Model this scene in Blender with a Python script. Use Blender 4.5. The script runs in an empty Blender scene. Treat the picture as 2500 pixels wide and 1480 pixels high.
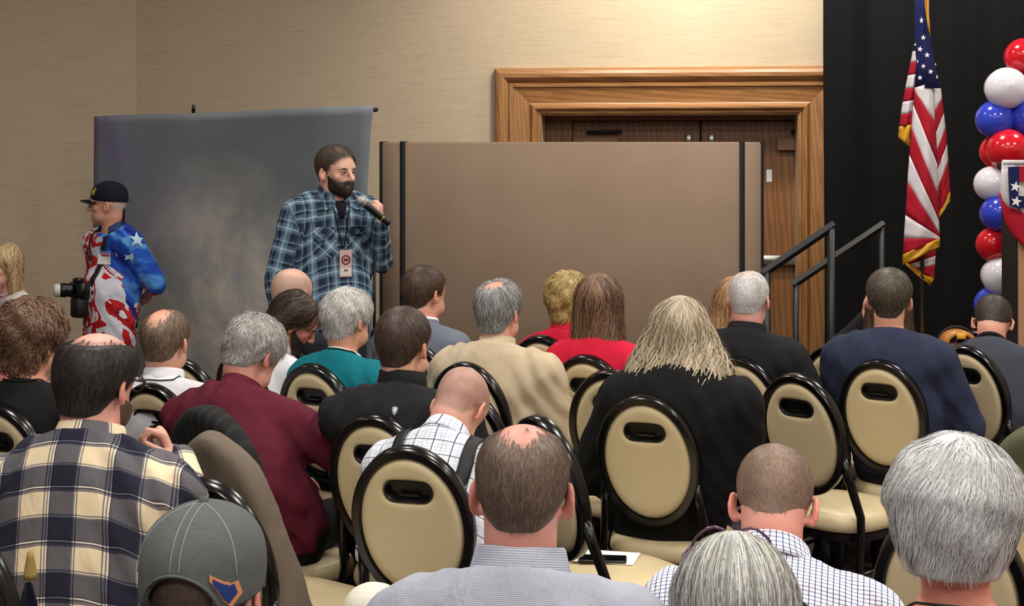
import bpy, math, random
import numpy as np
from mathutils import Vector, Matrix

random.seed(7); RNG = np.random.default_rng(7)
scene = bpy.context.scene
COL = scene.collection
F, CX, HY, HC = 3600.0, 1250.0, 384.0, 1.78     # focal length in px, centre column, horizon row, eye height (m)

# ---------------------------------------------------------------- camera, world, lights, exposure
cam_d = bpy.data.cameras.new('camera'); cam = bpy.data.objects.new('camera', cam_d); COL.objects.link(cam)
cam.location = (0, 0, HC); cam.rotation_euler = (math.radians(90), 0, 0)
cam_d.sensor_width = 36; cam_d.lens = F/2500*36; cam_d.shift_y = -(740-HY)/2500; cam_d.clip_start = .05
scene.camera = cam
scene.view_settings.view_transform = 'Standard'; scene.view_settings.look = 'None'
scene.view_settings.gamma = 1; scene.view_settings.use_curve_mapping = False
scene.view_settings.exposure = 0.32
world = bpy.data.worlds.new('world'); scene.world = world; world.use_nodes = True
world.node_tree.nodes['Background'].inputs[0].default_value = (1, .95, .9, 1)
world.node_tree.nodes['Background'].inputs[1].default_value = 0.16
CEIL = 4.3
LAMPS = [(x, y) for y in (-1.6, 1.6, 4.8, 8.0) for x in (-3.4, -.9, 1.6, 4.1)]
LAMP_W = 44.0
for lx, ly in LAMPS:
    ld = bpy.data.lights.new('ceiling_lamp_light', 'AREA'); ld.shape = 'DISK'; ld.size = .62
    ld.energy = LAMP_W*(.25 if lx < -3 else 1)*(.55 if lx < 0 and ly > 7 else 1); ld.color = (1, .96, .91)
    lo = bpy.data.objects.new('ceiling_lamp_light', ld); COL.objects.link(lo); lo.location = (lx, ly, CEIL-.09)
for lx in (.6, 1.8, 3.0):                       # wall-wash spots above the doors, aimed at the back wall
    ld = bpy.data.lights.new('wall_wash_light', 'SPOT'); ld.energy = 170; ld.spot_size = math.radians(100); ld.spot_blend = .9
    ld.color = (1, .93, .80); ld.shadow_soft_size = .15
    lo = bpy.data.objects.new('wall_wash_light', ld); COL.objects.link(lo); lo.location = (lx, 9.2, CEIL-.12)
    lo.rotation_euler = (Vector((lx+.1, 10.6, 2.9))-Vector(lo.location)).to_track_quat('-Z', 'Y').to_euler()

# ---------------------------------------------------------------- helpers
def at(px, py, d): return ((px-CX)/F*d, d, HC-(py-HY)/F*d)
def lin(c):
    if isinstance(c, str): c = [int(c[i:i+2], 16) for i in (0, 2, 4)]
    return tuple(((v/255)/12.92 if v/255 <= .04045 else ((v/255+.055)/1.055)**2.4) for v in c)
def lin4(c): return lin(c)+(1,)
def link(o, parent=None):
    COL.objects.link(o)
    if parent is not None: o.parent = parent
    return o
def empty(name, loc=(0, 0, 0), rz=0.0, parent=None):
    o = bpy.data.objects.new(name, None); o.empty_display_size = .1
    o.location = loc; o.rotation_euler = (0, 0, rz); return link(o, parent)
def tag(o, label=None, cat=None, group=None, kind=None):
    if label: o['label'] = label
    if cat: o['category'] = cat
    if group: o['group'] = group
    if kind: o['kind'] = kind
    return o
def mesh_np(name, V, Q, mat=None, parent=None, smooth=True, cols=None, uv=None):
    """V (n,3) floats, Q (m,4 or 3) ints"""
    V = np.asarray(V, np.float32); Q = np.asarray(Q, np.int32); k = Q.shape[1]
    me = bpy.data.meshes.new(name)
    me.vertices.add(len(V)); me.vertices.foreach_set('co', V.ravel())
    me.loops.add(Q.size); me.loops.foreach_set('vertex_index', Q.ravel())
    me.polygons.add(len(Q)); me.polygons.foreach_set('loop_start', np.arange(0, Q.size, k, dtype=np.int32))
    me.update(calc_edges=True)
    me.polygons.foreach_set('use_smooth', np.full(len(Q), smooth))
    if cols is not None:
        a = me.attributes.new('Col', 'FLOAT_COLOR', 'POINT')
        a.data.foreach_set('color', np.concatenate([cols, np.ones((len(V), 1))], 1).astype(np.float32).ravel())
    if uv is not None:
        a = me.attributes.new('uvw', 'FLOAT_VECTOR', 'POINT'); a.data.foreach_set('vector', np.asarray(uv, np.float32).ravel())
    if mat: me.materials.append(mat)
    return link(bpy.data.objects.new(name, me), parent)
class MB:
    """collects pieces, builds ONE mesh object"""
    def __init__(s): s.v = []; s.f = []; s.n = 0
    def add(s, v, f):
        s.v += [tuple(map(float, p)) for p in v]; s.f += [tuple(int(i)+s.n for i in q) for q in f]; s.n = len(s.v); return s
    def box(s, x0, x1, y0, y1, z0, z1, b=0):
        if b <= 0:
            v = [(x, y, z) for x in (x0, x1) for y in (y0, y1) for z in (z0, z1)]
            return s.add(v, [(0, 1, 3, 2), (4, 6, 7, 5), (0, 4, 5, 1), (2, 3, 7, 6), (0, 2, 6, 4), (1, 5, 7, 3)])
        v = []
        for z, i in ((z0, b), (z0+b, 0), (z1-b, 0), (z1, b)):
            for a, c in ((x0+b, y0+i), (x1-b, y0+i), (x1-i, y0+b), (x1-i, y1-b), (x1-b, y1-i), (x0+b, y1-i), (x0+i, y1-b), (x0+i, y0+b)):
                v.append((a, c, z))
        f = [tuple(range(7, -1, -1)), tuple(range(24, 32))]
        for r in range(3):
            for k in range(8): f.append((r*8+k, r*8+(k+1) % 8, r*8+8+(k+1) % 8, r*8+8+k))
        return s.add(v, f)
    def tube(s, pts, r, n=8, caps=True, flat=None):
        P = [Vector(p) for p in pts]; m = len(P); rr = r if hasattr(r, '__len__') else [r]*m
        T = [(P[min(i+1, m-1)]-P[max(i-1, 0)]).normalized() for i in range(m)]
        up = Vector((0, 0, 1)) if abs(T[0].z) < .9 else Vector((1, 0, 0))
        N = (up-T[0]*up.dot(T[0])).normalized(); v = []
        for i in range(m):
            N = (N-T[i]*N.dot(T[i])).normalized(); B = T[i].cross(N)
            for k in range(n):
                a = 2*math.pi*k/n
                v.append(P[i]+(N*math.cos(a)*(flat or 1)+B*math.sin(a))*rr[i])
        f = [(i*n+k, i*n+(k+1) % n, (i+1)*n+(k+1) % n, (i+1)*n+k) for i in range(m-1) for k in range(n)]
        if caps: f += [tuple(range(n-1, -1, -1)), tuple(range((m-1)*n, m*n))]
        return s.add(v, f)
    def lathe(s, prof, n=20, M=None, closed=False):
        v = []
        for r, z in prof:
            for k in range(n):
                a = 2*math.pi*k/n; p = Vector((r*math.cos(a), r*math.sin(a), z)); v.append(M@p if M else p)
        m = len(prof)
        f = [(i*n+k, i*n+(k+1) % n, (i+1)*n+(k+1) % n, (i+1)*n+k) for i in range(m-1) for k in range(n)]
        if closed: f += [tuple(range(n-1, -1, -1)), tuple(range((m-1)*n, m*n))]
        return s.add(v, f)
    def grid(s, P):
        """P[i][j] points"""
        a, b = len(P), len(P[0])
        return s.add([p for r in P for p in r], [(i*b+j, i*b+j+1, (i+1)*b+j+1, (i+1)*b+j) for i in range(a-1) for j in range(b-1)])
    def build(s, name, mat, parent=None, smooth=True, solid=0, uv=None, bevel=0, sharp=None):
        me = bpy.data.meshes.new(name); me.from_pydata(s.v, [], s.f); me.update()
        if smooth: me.polygons.foreach_set('use_smooth', [True]*len(me.polygons))
        if sharp is not None: me.set_sharp_from_angle(angle=math.radians(sharp))
        if uv is not None:
            a = me.attributes.new('uvw', 'FLOAT_VECTOR', 'POINT'); a.data.foreach_set('vector', np.asarray(uv, np.float32).ravel())
        if mat: me.materials.append(mat)
        o = link(bpy.data.objects.new(name, me), parent)
        if solid:
            m = o.modifiers.new('thick', 'SOLIDIFY'); m.thickness = solid; m.offset = 0
        return o
def copy_tree(o, parent=None):
    c = o.copy(); COL.objects.link(c); c.parent = parent
    for ch in list(o.children): copy_tree(ch, c)
    return c

# ---------------------------------------------------------------- materials
class NT:
    def __init__(s, name, rough=.6, metal=0, spec=.5, sheen=0):
        s.m = bpy.data.materials.new(name); s.m.use_nodes = True; s.t = s.m.node_tree; s.b = s.t.nodes['Principled BSDF']
        s.b.inputs['Roughness'].default_value = rough; s.b.inputs['Metallic'].default_value = metal
        s.b.inputs['Specular IOR Level'].default_value = spec
        if sheen: s.b.inputs['Sheen Weight'].default_value = sheen
    def n(s, typ, **kw):
        nd = s.t.nodes.new(typ)
        for k, v in kw.items(): setattr(nd, k, v)
        return nd
    def l(s, a, b): s.t.links.new(a, b)
    def math(s, op, a, b=None, c=None):
        nd = s.n('ShaderNodeMath', operation=op)
        for i, v in enumerate((a, b, c)):
            if v is None: continue
            if hasattr(v, 'is_linked') or hasattr(v, 'links'): s.l(v, nd.inputs[i])
            else: nd.inputs[i].default_value = v
        return nd.outputs[0]
    def mix(s, fac, a, b, mode='MIX'):
        nd = s.n('ShaderNodeMix', data_type='RGBA', blend_type=mode)
        for i, v in ((0, fac), (6, a), (7, b)):
            if hasattr(v, 'links'): s.l(v, nd.inputs[i])
            else: nd.inputs[i].default_value = v
        return nd.outputs[2]
    def ramp(s, fac, stops, interp='LINEAR'):
        nd = s.n('ShaderNodeValToRGB'); cr = nd.color_ramp; cr.interpolation = interp
        while len(cr.elements) < len(stops): cr.elements.new(.5)
        for e, (p, c) in zip(cr.elements, stops): e.position = p; e.color = c if len(c) == 4 else tuple(c)+(1,)
        s.l(fac, nd.inputs[0]); return nd.outputs[0]
    def coord(s, kind='Object', scale=(1, 1, 1), rot=(0, 0, 0)):
        tc = s.n('ShaderNodeTexCoord'); mp = s.n('ShaderNodeMapping'); mp.inputs['Scale'].default_value = scale; mp.inputs['Rotation'].default_value = rot
        s.l(tc.outputs[kind], mp.inputs[0]); return mp.outputs[0]
    def attr(s, name):
        return s.n('ShaderNodeAttribute', attribute_name=name)
    def noise(s, vec, scale, detail=3, rough=.5, dist=0):
        nd = s.n('ShaderNodeTexNoise'); nd.inputs['Scale'].default_value = scale; nd.inputs['Detail'].default_value = detail
        nd.inputs['Roughness'].default_value = rough; nd.inputs['Distortion'].default_value = dist
        if vec is not None: s.l(vec, nd.inputs['Vector'])
        return nd
    def bump(s, h, strength=.3, dist=.01):
        nd = s.n('ShaderNodeBump'); nd.inputs['Strength'].default_value = strength; nd.inputs['Distance'].default_value = dist
        s.l(h, nd.inputs['Height']); s.l(nd.outputs[0], s.b.inputs['Normal'])
    def col(s, c):
        if hasattr(c, 'links'): s.l(c, s.b.inputs['Base Color'])
        else: s.b.inputs['Base Color'].default_value = c
        return s
def plain(name, c, rough=.6, metal=0, spec=.5, var=.06, vs=40, bump=0):
    """solid colour with a faint procedural mottling"""
    t = NT(name, rough, metal, spec); c = lin(c); no = t.noise(t.coord(), vs, 2)
    lo = tuple(v*(1-var) for v in c)+(1,); hi = tuple(min(1, v*(1+var)) for v in c)+(1,)
    t.col(t.ramp(no.outputs[0], [(.3, lo), (.7, hi)]))
    if bump: t.bump(no.outputs[0], bump, .004)
    return t.m
_fc = {}
def fabric(c, rough=.85, weave=900, bump=.12, sheen=.0):
    key = (c, rough, weave)
    if key in _fc: return _fc[key]
    t = NT('fabric_'+str(c), rough, 0, .25, sheen); cl = lin(c)
    n1 = t.noise(t.coord(), 9, 3); n2 = t.noise(t.coord(), weave, 1)
    lo = tuple(v*.86 for v in cl)+(1,); hi = tuple(min(1, v*1.1) for v in cl)+(1,)
    t.col(t.mix(.35, t.ramp(n1.outputs[0], [(.3, lo), (.7, hi)]), t.ramp(n2.outputs[0], [(.35, lo), (.65, hi)])))
    w = t.noise(t.coord(scale=(1, 1, .45)), 16, 3, .55, .8)
    t.bump(t.math('ADD', t.math('MULTIPLY', w.outputs[0], 1.0), t.math('MULTIPLY', n2.outputs[0], .06)), bump*2.2, .02)
    _fc[key] = t.m; return t.m
def plaid(name, pu, us, pv, vs, mode='MIX', fac=.5, rough=.85, bump=.2):
    """woven check on the garment's own thread coordinates: us / vs = [(position 0..1, colour)]"""
    t = NT(name, rough, 0, .25); sp = t.n('ShaderNodeSeparateXYZ'); t.l(t.attr('uvw').outputs['Vector'], sp.inputs[0])
    def band(out, per, stops):
        fr = t.math('FRACT', t.math('DIVIDE', out, per)); return t.ramp(fr, [(p, lin4(c)) for p, c in stops], 'CONSTANT')
    a = band(sp.outputs[0], pu, us); b = band(sp.outputs[1], pv, vs)
    c = t.mix(fac, a, b, mode); no = t.noise(t.coord(), 500, 1)
    t.col(t.mix(.12, c, t.ramp(no.outputs[0], [(.3, (0, 0, 0, 1)), (.7, (1, 1, 1, 1))]), 'OVERLAY'))
    w = t.noise(t.coord(scale=(1, 1, .5)), 15, 3, .55, .8); t.bump(w.outputs[0], bump*2, .02); return t.m
M = {}
def attr_mat(name, rough, spec=.5, bump=0, bs=300, sss=0, aniso=0):
    t = NT(name, rough, 0, spec); a = t.attr('Col'); no = t.noise(t.coord(), bs, 2)
    t.col(t.mix(.10, a.outputs['Color'], t.ramp(no.outputs[0], [(.3, (0, 0, 0, 1)), (.7, (1, 1, 1, 1))]), 'OVERLAY'))
    if sss:
        t.b.inputs['Subsurface Weight'].default_value = sss; t.b.inputs['Subsurface Radius'].default_value = (.012, .005, .003); t.b.inputs['Subsurface Scale'].default_value = 1
    if bump: t.bump(no.outputs[0], bump, .003)
    return t.m
M['skin'] = attr_mat('skin', .5, .4, .08, 350)
M['hair'] = attr_mat('hair', .48, .35, 0, 150)
M['cream'] = plain('cream_vinyl', (218, 200, 158), .42, var=.03, vs=600, bump=.05)
M['blackmetal'] = plain('black_gloss_metal', (9, 9, 10), .22, 0, .5)
M['blackplastic'] = plain('black_plastic', (10, 10, 11), .35)
M['matteblack'] = plain('matte_black', (14, 14, 15), .6)
M['white'] = plain('white_paper', (240, 240, 238), .7, var=.02)
M['gold'] = plain('gold_fringe', (226, 168, 40), .55, var=.15, vs=200)
M['silver'] = plain('brushed_metal', (170, 168, 160), .3, .9)
M['star'] = plain('white_star', (238, 238, 240), .7, var=.02)
# ---------------------------------------------------------------- the room
def wallpaper():
    t = NT('grasscloth_wallpaper', .85, 0, .2)
    a = t.noise(t.coord(scale=(1.1, 1.1, 26)), 3.2, 5, .62, .15); b = t.noise(t.coord(scale=(3, 3, 160)), 6, 3, .6)
    c = t.noise(t.coord(), .8, 2)
    base = t.ramp(a.outputs[0], [(.28, lin4((164, 146, 124))), (.46, lin4((186, 168, 145))), (.7, lin4((198, 182, 158)))])
    fine = t.ramp(b.outputs[0], [(.3, lin4((168, 150, 128))), (.7, lin4((204, 188, 164)))])
    t.col(t.mix(.12, t.mix(.4, base, fine), t.ramp(c.outputs[0], [(.3, lin4((180, 160, 140))), (.7, lin4((196, 186, 150)))])))
    t.bump(b.outputs[0], .12, .004); return t.m
def carpet():
    t = NT('patterned_carpet', .95, 0, .1)
    v = t.n('ShaderNodeTexVoronoi'); v.inputs['Scale'].default_value = 5.5; t.l(t.coord(), v.inputs['Vector'])
    n = t.noise(t.coord(), 7, 4, .6, 1.2); f = t.noise(t.coord(), 260, 2)
    c = t.ramp(n.outputs[0], [(.36, lin4((70, 62, 66))), (.46, lin4((120, 92, 98))), (.53, lin4((88, 84, 92))), (.62, lin4((140, 128, 122)))], 'CONSTANT')
    c = t.mix(.35, c, t.ramp(v.outputs['Distance'], [(.2, lin4((60, 52, 58))), (.5, lin4((120, 104, 108)))]))
    t.col(t.mix(.3, c, t.ramp(f.outputs[0], [(.3, (.02, .02, .02, 1)), (.7, (.4, .38, .38, 1))]), 'OVERLAY')); t.bump(f.outputs[0], .4, .006); return t.m
def wood(name, axis, cols, rough=.38, sc=1.0):
    """long-grained varnished oak; axis = grain direction"""
    t = NT(name, rough, 0, .5); s = [14*sc, 14*sc, 14*sc]; s[axis] = .9*sc
    w = t.n('ShaderNodeTexWave', wave_type='BANDS', bands_direction='DIAGONAL'); w.inputs['Scale'].default_value = 1.5; w.inputs['Distortion'].default_value = 6
    w.inputs['Detail'].default_value = 3; w.inputs['Detail Scale'].default_value = 1.2; t.l(t.coord(scale=s), w.inputs['Vector'])
    s2 = [130, 130, 130]; s2[axis] = 3; n = t.noise(t.coord(scale=s2), 2, 3, .6); s3 = [5, 5, 5]; s3[axis] = .6; n3 = t.noise(t.coord(scale=s3), 1.5, 3)
    a = t.ramp(w.outputs['Fac'], [(.15, lin4(cols[0])), (.5, lin4(cols[1])), (.9, lin4(cols[2]))])
    b = t.ramp(n.outputs[0], [(.35, lin4(cols[0])), (.6, lin4(cols[2]))]); c = t.ramp(n3.outputs[0], [(.3, lin4(cols[1])), (.7, lin4(cols[2]))])
    t.col(t.mix(.4, t.mix(.4, a, b), c)); t.bump(n.outputs[0], .06, .002); return t.m
OAK = ((106, 67, 34), (146, 100, 56), (168, 122, 76)); WAL = ((80, 50, 26), (118, 77, 42), (142, 97, 56))
M['wall'] = wallpaper(); M['carpet'] = carpet()
M['oak_x'] = wood('honey_oak_along_head', 0, OAK); M['oak_z'] = wood('honey_oak_upright', 2, OAK); M['door'] = wood('brown_oak_door', 2, WAL, .42, .7)
M['ceiling'] = plain('ceiling_paint', (214, 208, 198), .9, vs=4)

tag(MB().box(-9, 9, -6, 13, -.06, 0).build('floor', M['carpet'], smooth=False), kind='structure')
tag(MB().box(-9, 9, -6, 13, CEIL, CEIL+.06).build('ceiling', M['ceiling'], smooth=False), kind='structure')
# back wall: local x along the wall, -y towards the room
WA = -math.atan(.12); WO = (1.12, 10.59)
wall = MB(); OX0, OX1, OZ = -.912, .918, 2.086
wall.box(-3.965, OX0, 0, .36, 0, CEIL); wall.box(OX1, 6.5, 0, .36, 0, CEIL); wall.box(OX0, OX1, 0, .36, OZ, CEIL)
wb = tag(wall.build('wall_back', M['wall'], smooth=False), kind='structure'); wb.location = (*WO, 0); wb.rotation_euler = (0, 0, WA)
def wl(x, y): c, s = math.cos(WA), math.sin(WA); return (WO[0]+c*x-s*y, WO[1]+s*x+c*y)
cx_, cy_ = wl(-3.965, 0)
wlf = tag(MB().box(-6, 0, 0, .2, 0, CEIL).build('wall_left', M['wall'], smooth=False), kind='structure')
wlf.location = (cx_, cy_, 0); wlf.rotation_euler = (0, 0, math.atan2(.336, .91))
wr_ = tag(MB().box(5.6, 5.8, -6, 10.05, 0, CEIL).build('wall_right', M['wall'], smooth=False), kind='structure')
M['base'] = wood('baseboard_oak', 0, OAK)
bb = tag(MB().box(-3.9, OX0-.35, -.02, 0, 0, .12, .006).build('baseboard_back', M['base'], smooth=False), kind='structure'); bb.location = (*WO, 0); bb.rotation_euler = (0, 0, WA)
bl = tag(MB().box(-5.9, -.01, -.02, 0, 0, .12, .006).build('baseboard_left', M['base'], smooth=False), kind='structure'); bl.location = (cx_, cy_, 0); bl.rotation_euler = wlf.rotation_euler
# moulded oak door casing, mitred
PROF = [(0, 0), (0, .022), (.010, .024), (.012, .034), (.022, .036), (.026, .030), (.034, .046), (.046, .058), (.060, .058), (.072, .048), (.078, .034), (.086, .030), (.13, .034), (.19, .050),
        (.200, .052), (.202, .066), (.226, .068), (.230, .052), (.238, .058), (.250, .078), (.270, .092), (.295, .094), (.318, .084), (.334, .062), (.340, .040), (.340, 0)]
for nm, mat, pa, pb in (('trim_1', 'oak_z', lambda o: (OX0-o, 0), lambda o: (OX0-o, OZ+o)), ('trim_2', 'oak_x', lambda o: (OX0-o, OZ+o), lambda o: (OX1+o, OZ+o)), ('trim_3', 'oak_z', lambda o: (OX1+o, OZ+o), lambda o: (OX1+o, 0))):
    g = [[(pa(o)[0], -d, pa(o)[1]) for o, d in PROF], [(pb(o)[0], -d, pb(o)[1]) for o, d in PROF]]
    o = tag(MB().grid(g).build(nm, M[mat], sharp=28), kind='structure'); o.location = (*WO, 0); o.rotation_euler = (0, 0, WA)
# recessed double doors
dr = empty('door_1', (*WO, 0), WA); tag(dr, kind='structure')
DY = .30
fr = MB(); fr.box(OX0, OX0+.2, DY-.02, DY+.06, 0, OZ); fr.box(OX0, OX1+.3, DY-.03, DY+.06, OZ-.035, OZ); MB().box(OX0-.05, OX1+.4, DY+.05, DY+.08, 0, OZ+.05).build('door_light_block', M['matteblack'], dr, smooth=False); fr.build('door_frame', M['door'], dr, smooth=False)  # unseen black sheet added behind the leaves to stop light through the gaps
for x0, x1 in ((OX0+.2, .232), (.238, 1.15)):
    lf = MB().box(x0+.003, x1-.003, DY, DY+.045, .01, OZ-.04, .003).build('door_leaf', M['door'], dr, smooth=False)
    kx = x1-.085 if x0 < 0 else x0+.075
    MB().box(kx-.022, kx+.022, DY-.022, DY, 1.86, 1.955, .005).build('door_bolt', M['silver'], lf)
    cxx = x0+.01 if x0 < 0 else x0+.55
    MB().box(cxx, cxx+.335, DY-.055, DY, 1.83, 1.925, .005).build('door_closer', plain('closer_cover', (150, 112, 82), .5), lf)
    MB().tube([(cxx+.1, DY-.05, 1.965), (cxx+.36, DY-.06, 1.97)], .012, 8).build('closer_arm', M['matteblack'], lf)
    px0, px1 = (x0+.08, x1-.06) if x0 < 0 else (x0+.06, x1-.08)
    pb_ = MB(); pb_.box(px0, px1, DY-.06, DY-.02, .995, 1.065, .008); pb_.box(px0, px0+.04, DY-.03, DY, .99, 1.07); pb_.box(px1-.04, px1, DY-.03, DY, .99, 1.07); pb_.build('push_bar', M['silver'], lf)
    if x0 > 0: MB().box(x0+.475, x0+.515, DY-.004, DY, 1.60, 1.69).build('door_sign', M['white'], lf, smooth=False)

# ---------------------------------------------------------------- ceiling lamps (the room's light sources)
em = NT('lamp_diffuser'); em.b.inputs['Emission Color'].default_value = (1, .93, .82, 1); em.b.inputs['Emission Strength'].default_value = 3; em.col((.9, .9, .88, 1))
for lx, ly in LAMPS:
    r = tag(empty('ceiling_lamp', (lx, ly, CEIL)), 'round recessed ceiling lamp with white diffuser', 'lamp', 'recessed lamps in the ceiling')
    MB().lathe([(.33, 0), (.36, -.02), (.36, -.05), (.32, -.055), (.32, -.03)], 28).build('rim', M['white'], r)
    MB().lathe([(.32, -.035), (.16, -.04), (.001, -.042)], 28).build('diffuser', em.m, r)

# ---------------------------------------------------------------- portable partition panel
PY = 8.95
pf = NT('panel_fabric', .9, 0, .15); nn = pf.noise(pf.coord(), 170, 3, .7); n9 = pf.noise(pf.coord(), 3, 2)
pf.col(pf.mix(.4, pf.ramp(nn.outputs[0], [(.3, lin4((124, 104, 87))), (.7, lin4((158, 137, 117)))]), pf.ramp(n9.outputs[0], [(.3, lin4((134, 114, 96))), (.7, lin4((152, 131, 112)))]))); pf.bump(nn.outputs[0], .3, .004); M['panel'] = pf.m
pr = tag(empty('room_divider', (0, PY, 0)), 'wide taupe fabric folding room divider with black edges before the oak doors', 'partition')
X0, X1, PT = at(985, 0, PY)[0], at(1810, 0, PY)[0], 1.873
def panel(x0, x1, ang, px):
    """one upholstered leaf hinged at px"""
    o = MB().box(x0, x1, 0, .05, .09, PT, .012).build('divider_panel', M['panel'], pr); o.location = (px, 0, 0); o.rotation_euler = (0, 0, ang)
    for xe in (x0, x1):
        MB().box(xe-.011, xe+.011, -.006, .056, .06, PT+.004, .003).build('edge_strip', M['matteblack'], o, smooth=False)
    MB().tube([(x0+.06, .03, .08), (x0+.06, .03, .045)], .012, 8).build('caster_stem', M['silver'], o)
    cs = MB(); cs.tube([(x0+.06, .012, .03), (x0+.06, .05, .03)], .03, 14); cs.build('caster', M['blackplastic'], o)
panel(0, X1-X0, 0, X0); panel(-.185, -.016, math.radians(-38), X0); panel(.016, .185, math.radians(38), X1)

# ---------------------------------------------------------------- painted photo backdrop on stands
bt = NT('painted_backdrop_canvas', .8, 0, .25); spx = bt.n('ShaderNodeSeparateXYZ'); av = bt.attr('uvw').outputs['Vector']; bt.l(av, spx.inputs[0])
n1 = bt.noise(av, 3.2, 6, .62, .6); n2 = bt.noise(av, 1.6, 3, .5); n4 = bt.noise(av, 7, 5, .65, .4)
du = bt.math('SUBTRACT', spx.outputs[0], .50); dv = bt.math('SUBTRACT', spx.outputs[1], .40)
rr = bt.math('SQRT', bt.math('ADD', bt.math('MULTIPLY', bt.math('MULTIPLY', du, du), 5.2), bt.math('MULTIPLY', bt.math('MULTIPLY', dv, dv), 4.0)))
gl = bt.math('SUBTRACT', 1.0, rr); gl = bt.math('MULTIPLY', bt.math('MAXIMUM', gl, 0), bt.math('MULTIPLY_ADD', n1.outputs[0], 4.2, -1.0)); gl = bt.math('MINIMUM', bt.math('MAXIMUM', gl, 0), 1)
base = bt.ramp(n2.outputs[0], [(.3, lin4((112, 119, 124))), (.5, lin4((138, 145, 149))), (.62, lin4((136, 135, 164))), (.75, lin4((122, 129, 134)))])
lite = bt.ramp(n4.outputs[0], [(.3, lin4((176, 182, 186))), (.5, lin4((216, 211, 196))), (.7, lin4((242, 232, 212)))])
low = bt.mix(bt.math('MULTIPLY', bt.math('SUBTRACT', .45, spx.outputs[1]), 1.5), base, lin4((156, 165, 176)))
bt.col(bt.mix(gl, low, lite)); bt.bump(n1.outputs[0], .1, .01)
bd = tag(empty('photo_backdrop', (0, 0, 0)), 'mottled dark grey painted photo backdrop on stands behind the speaker', 'backdrop')
TL, TR = Vector((-2.81, 9.92, 2.053)), Vector((-.727, 7.8, 2.053)); rows, uv = [], []
nI, nJ = 40, 34
edge = [(0, 0), (.06, .028), (.2, .055), (.33, .065), (.6, .03), (.8, -.02), (1, -.04)]
tw = (TR-TL).normalized(); nrm = Vector((tw.y, -tw.x, 0))
for i in range(nI+1):
    v = i/nI; off = np.interp(v, [a for a, b in edge], [b for a, b in edge]); r = []
    for j in range(nJ+1):
        u = j/nJ; p = TL.lerp(TR, u)-tw*(off*max(0, (u-.6)/.4)); z = 2.053*(1-v)+.012*v
        w = .012*math.sin(u*21+v*3)*(.25+v)+.02*math.exp(-((u-.08-v*.25)/.03)**2)*math.exp(-v*6)+.016*math.exp(-((u-.95+v*.4)/.05)**2)*math.exp(-v*5)
        sag = .004*math.sin(u*math.pi*3)*(1-v)**4-.018*math.sin(u*math.pi)*(1-v)**6*0
        r.append((p.x+nrm.x*w, p.y+nrm.y*w, z+sag)); uv.append((u, 1-v, 0))
    rows.append(r)
MB().grid(rows).build('canvas', bt.m, bd, solid=.004, uv=uv)
MB().tube([TL+tw*.02-nrm*.03-Vector((0, 0, .02)), TR-tw*.02-nrm*.03-Vector((0, 0, .02))], .012, 8).build('crossbar', M['matteblack'], bd)
kp = TL.lerp(TR, .40)-nrm*.02
MB().tube([kp, kp+Vector((0, 0, .035)), kp+Vector((0, 0, .05))], [.012, .012, .007], 8).build('crossbar_knob', M['blackmetal'], bd)
for p in (TL+tw*.05, TR-tw*.16):
    q = p-nrm*.03; MB().tube([q, (q.x, q.y, .1)], .014, 8).build('stand_pole', M['matteblack'], bd)
    for a in (0, 2.1, 4.2): MB().tube([(q.x, q.y, .55), (q.x+.22*math.cos(a+WA+1.2), q.y+.22*math.sin(a+WA+1.2), .012)], .010, 6).build('stand_leg', M['matteblack'], bd)

# ---------------------------------------------------------------- black stage curtain, stage, steps and rails
M['velvet'] = fabric((6, 6, 7), .95, 500, .1)
rows = []; X0c = at(2010, 0, 9.95)[0]
for i in range(13):
    z = 4.25*(1-i/12)+.01; r = []
    for j in range(150):
        x = X0c+j*.0235; f = .045*math.sin(x*13+.5*math.sin(x*3.1))+.02*math.sin(x*29+1)+.012*math.sin(z*2+x*9)*(i/12)
        r.append((x+.004*math.sin(z*1.7), 9.95-.12*(x-2.1)-f, z))
    rows.append(r)
tag(MB().grid(rows).build('stage_curtain', M['velvet'], solid=.006), 'full-height pleated black curtain hung behind the stage', 'curtain')
st = tag(empty('stage', (0, 0, 0)), 'low black-skirted stage platform under the lectern', 'stage')
MB().box(2.12, 5.4, 7.2, 9.2, .56, .60, .004).build('deck', M['matteblack'], st, smooth=False)
rows = [[(2.13+j*.0164, 7.215+.010*math.sin(j*.9), z) for j in range(199)] for z in (.555, .28, .006)]
MB().grid(rows).build('skirt', M['velvet'], st, solid=.004)
rows = [[(2.135+.008*math.sin(j*.9), 7.215+j*.0164, z) for j in range(120)] for z in (.555, .28, .006)]
MB().grid(rows).build('skirt', M['velvet'], st, solid=.004)
ss = tag(empty('stage_steps', (0, 0, 0)), 'black steps with two slanting handrails at the stage end', 'steps')
for k in range(3):
    MB().box(1.42+k*.23, 1.42+k*.23+.26, 7.9, 8.76, .15+k*.17, .185+k*.17, .004).build('tread', M['matteblack'], ss, smooth=False)
MB().box(1.44, 2.1, 7.88, 7.91, .01, .15).build('stringer', M['matteblack'], ss, smooth=False); MB().box(1.44, 2.1, 8.75, 8.78, .01, .15).build('stringer', M['matteblack'], ss, smooth=False)
M['rail'] = plain('rail_paint', (22, 23, 23), .45)
for d, a, b, posts in ((7.84, (1862, 668), (2038, 548), ((1872, 662), (2029, 556))), (8.84, (1935, 696), (2160, 546), ((1943, 692), (2153, 552)))):
    rl = MB().tube([at(*a, d), at(*b, d)], .024, 4).build('handrail', M['rail'], ss, smooth=False)
    for q in posts:
        p = at(*q, d); MB().tube([p, (p[0], p[1], .02)], .021 if d < 8 else .018, 10).build('rail_post', M['rail'], ss)

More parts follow.
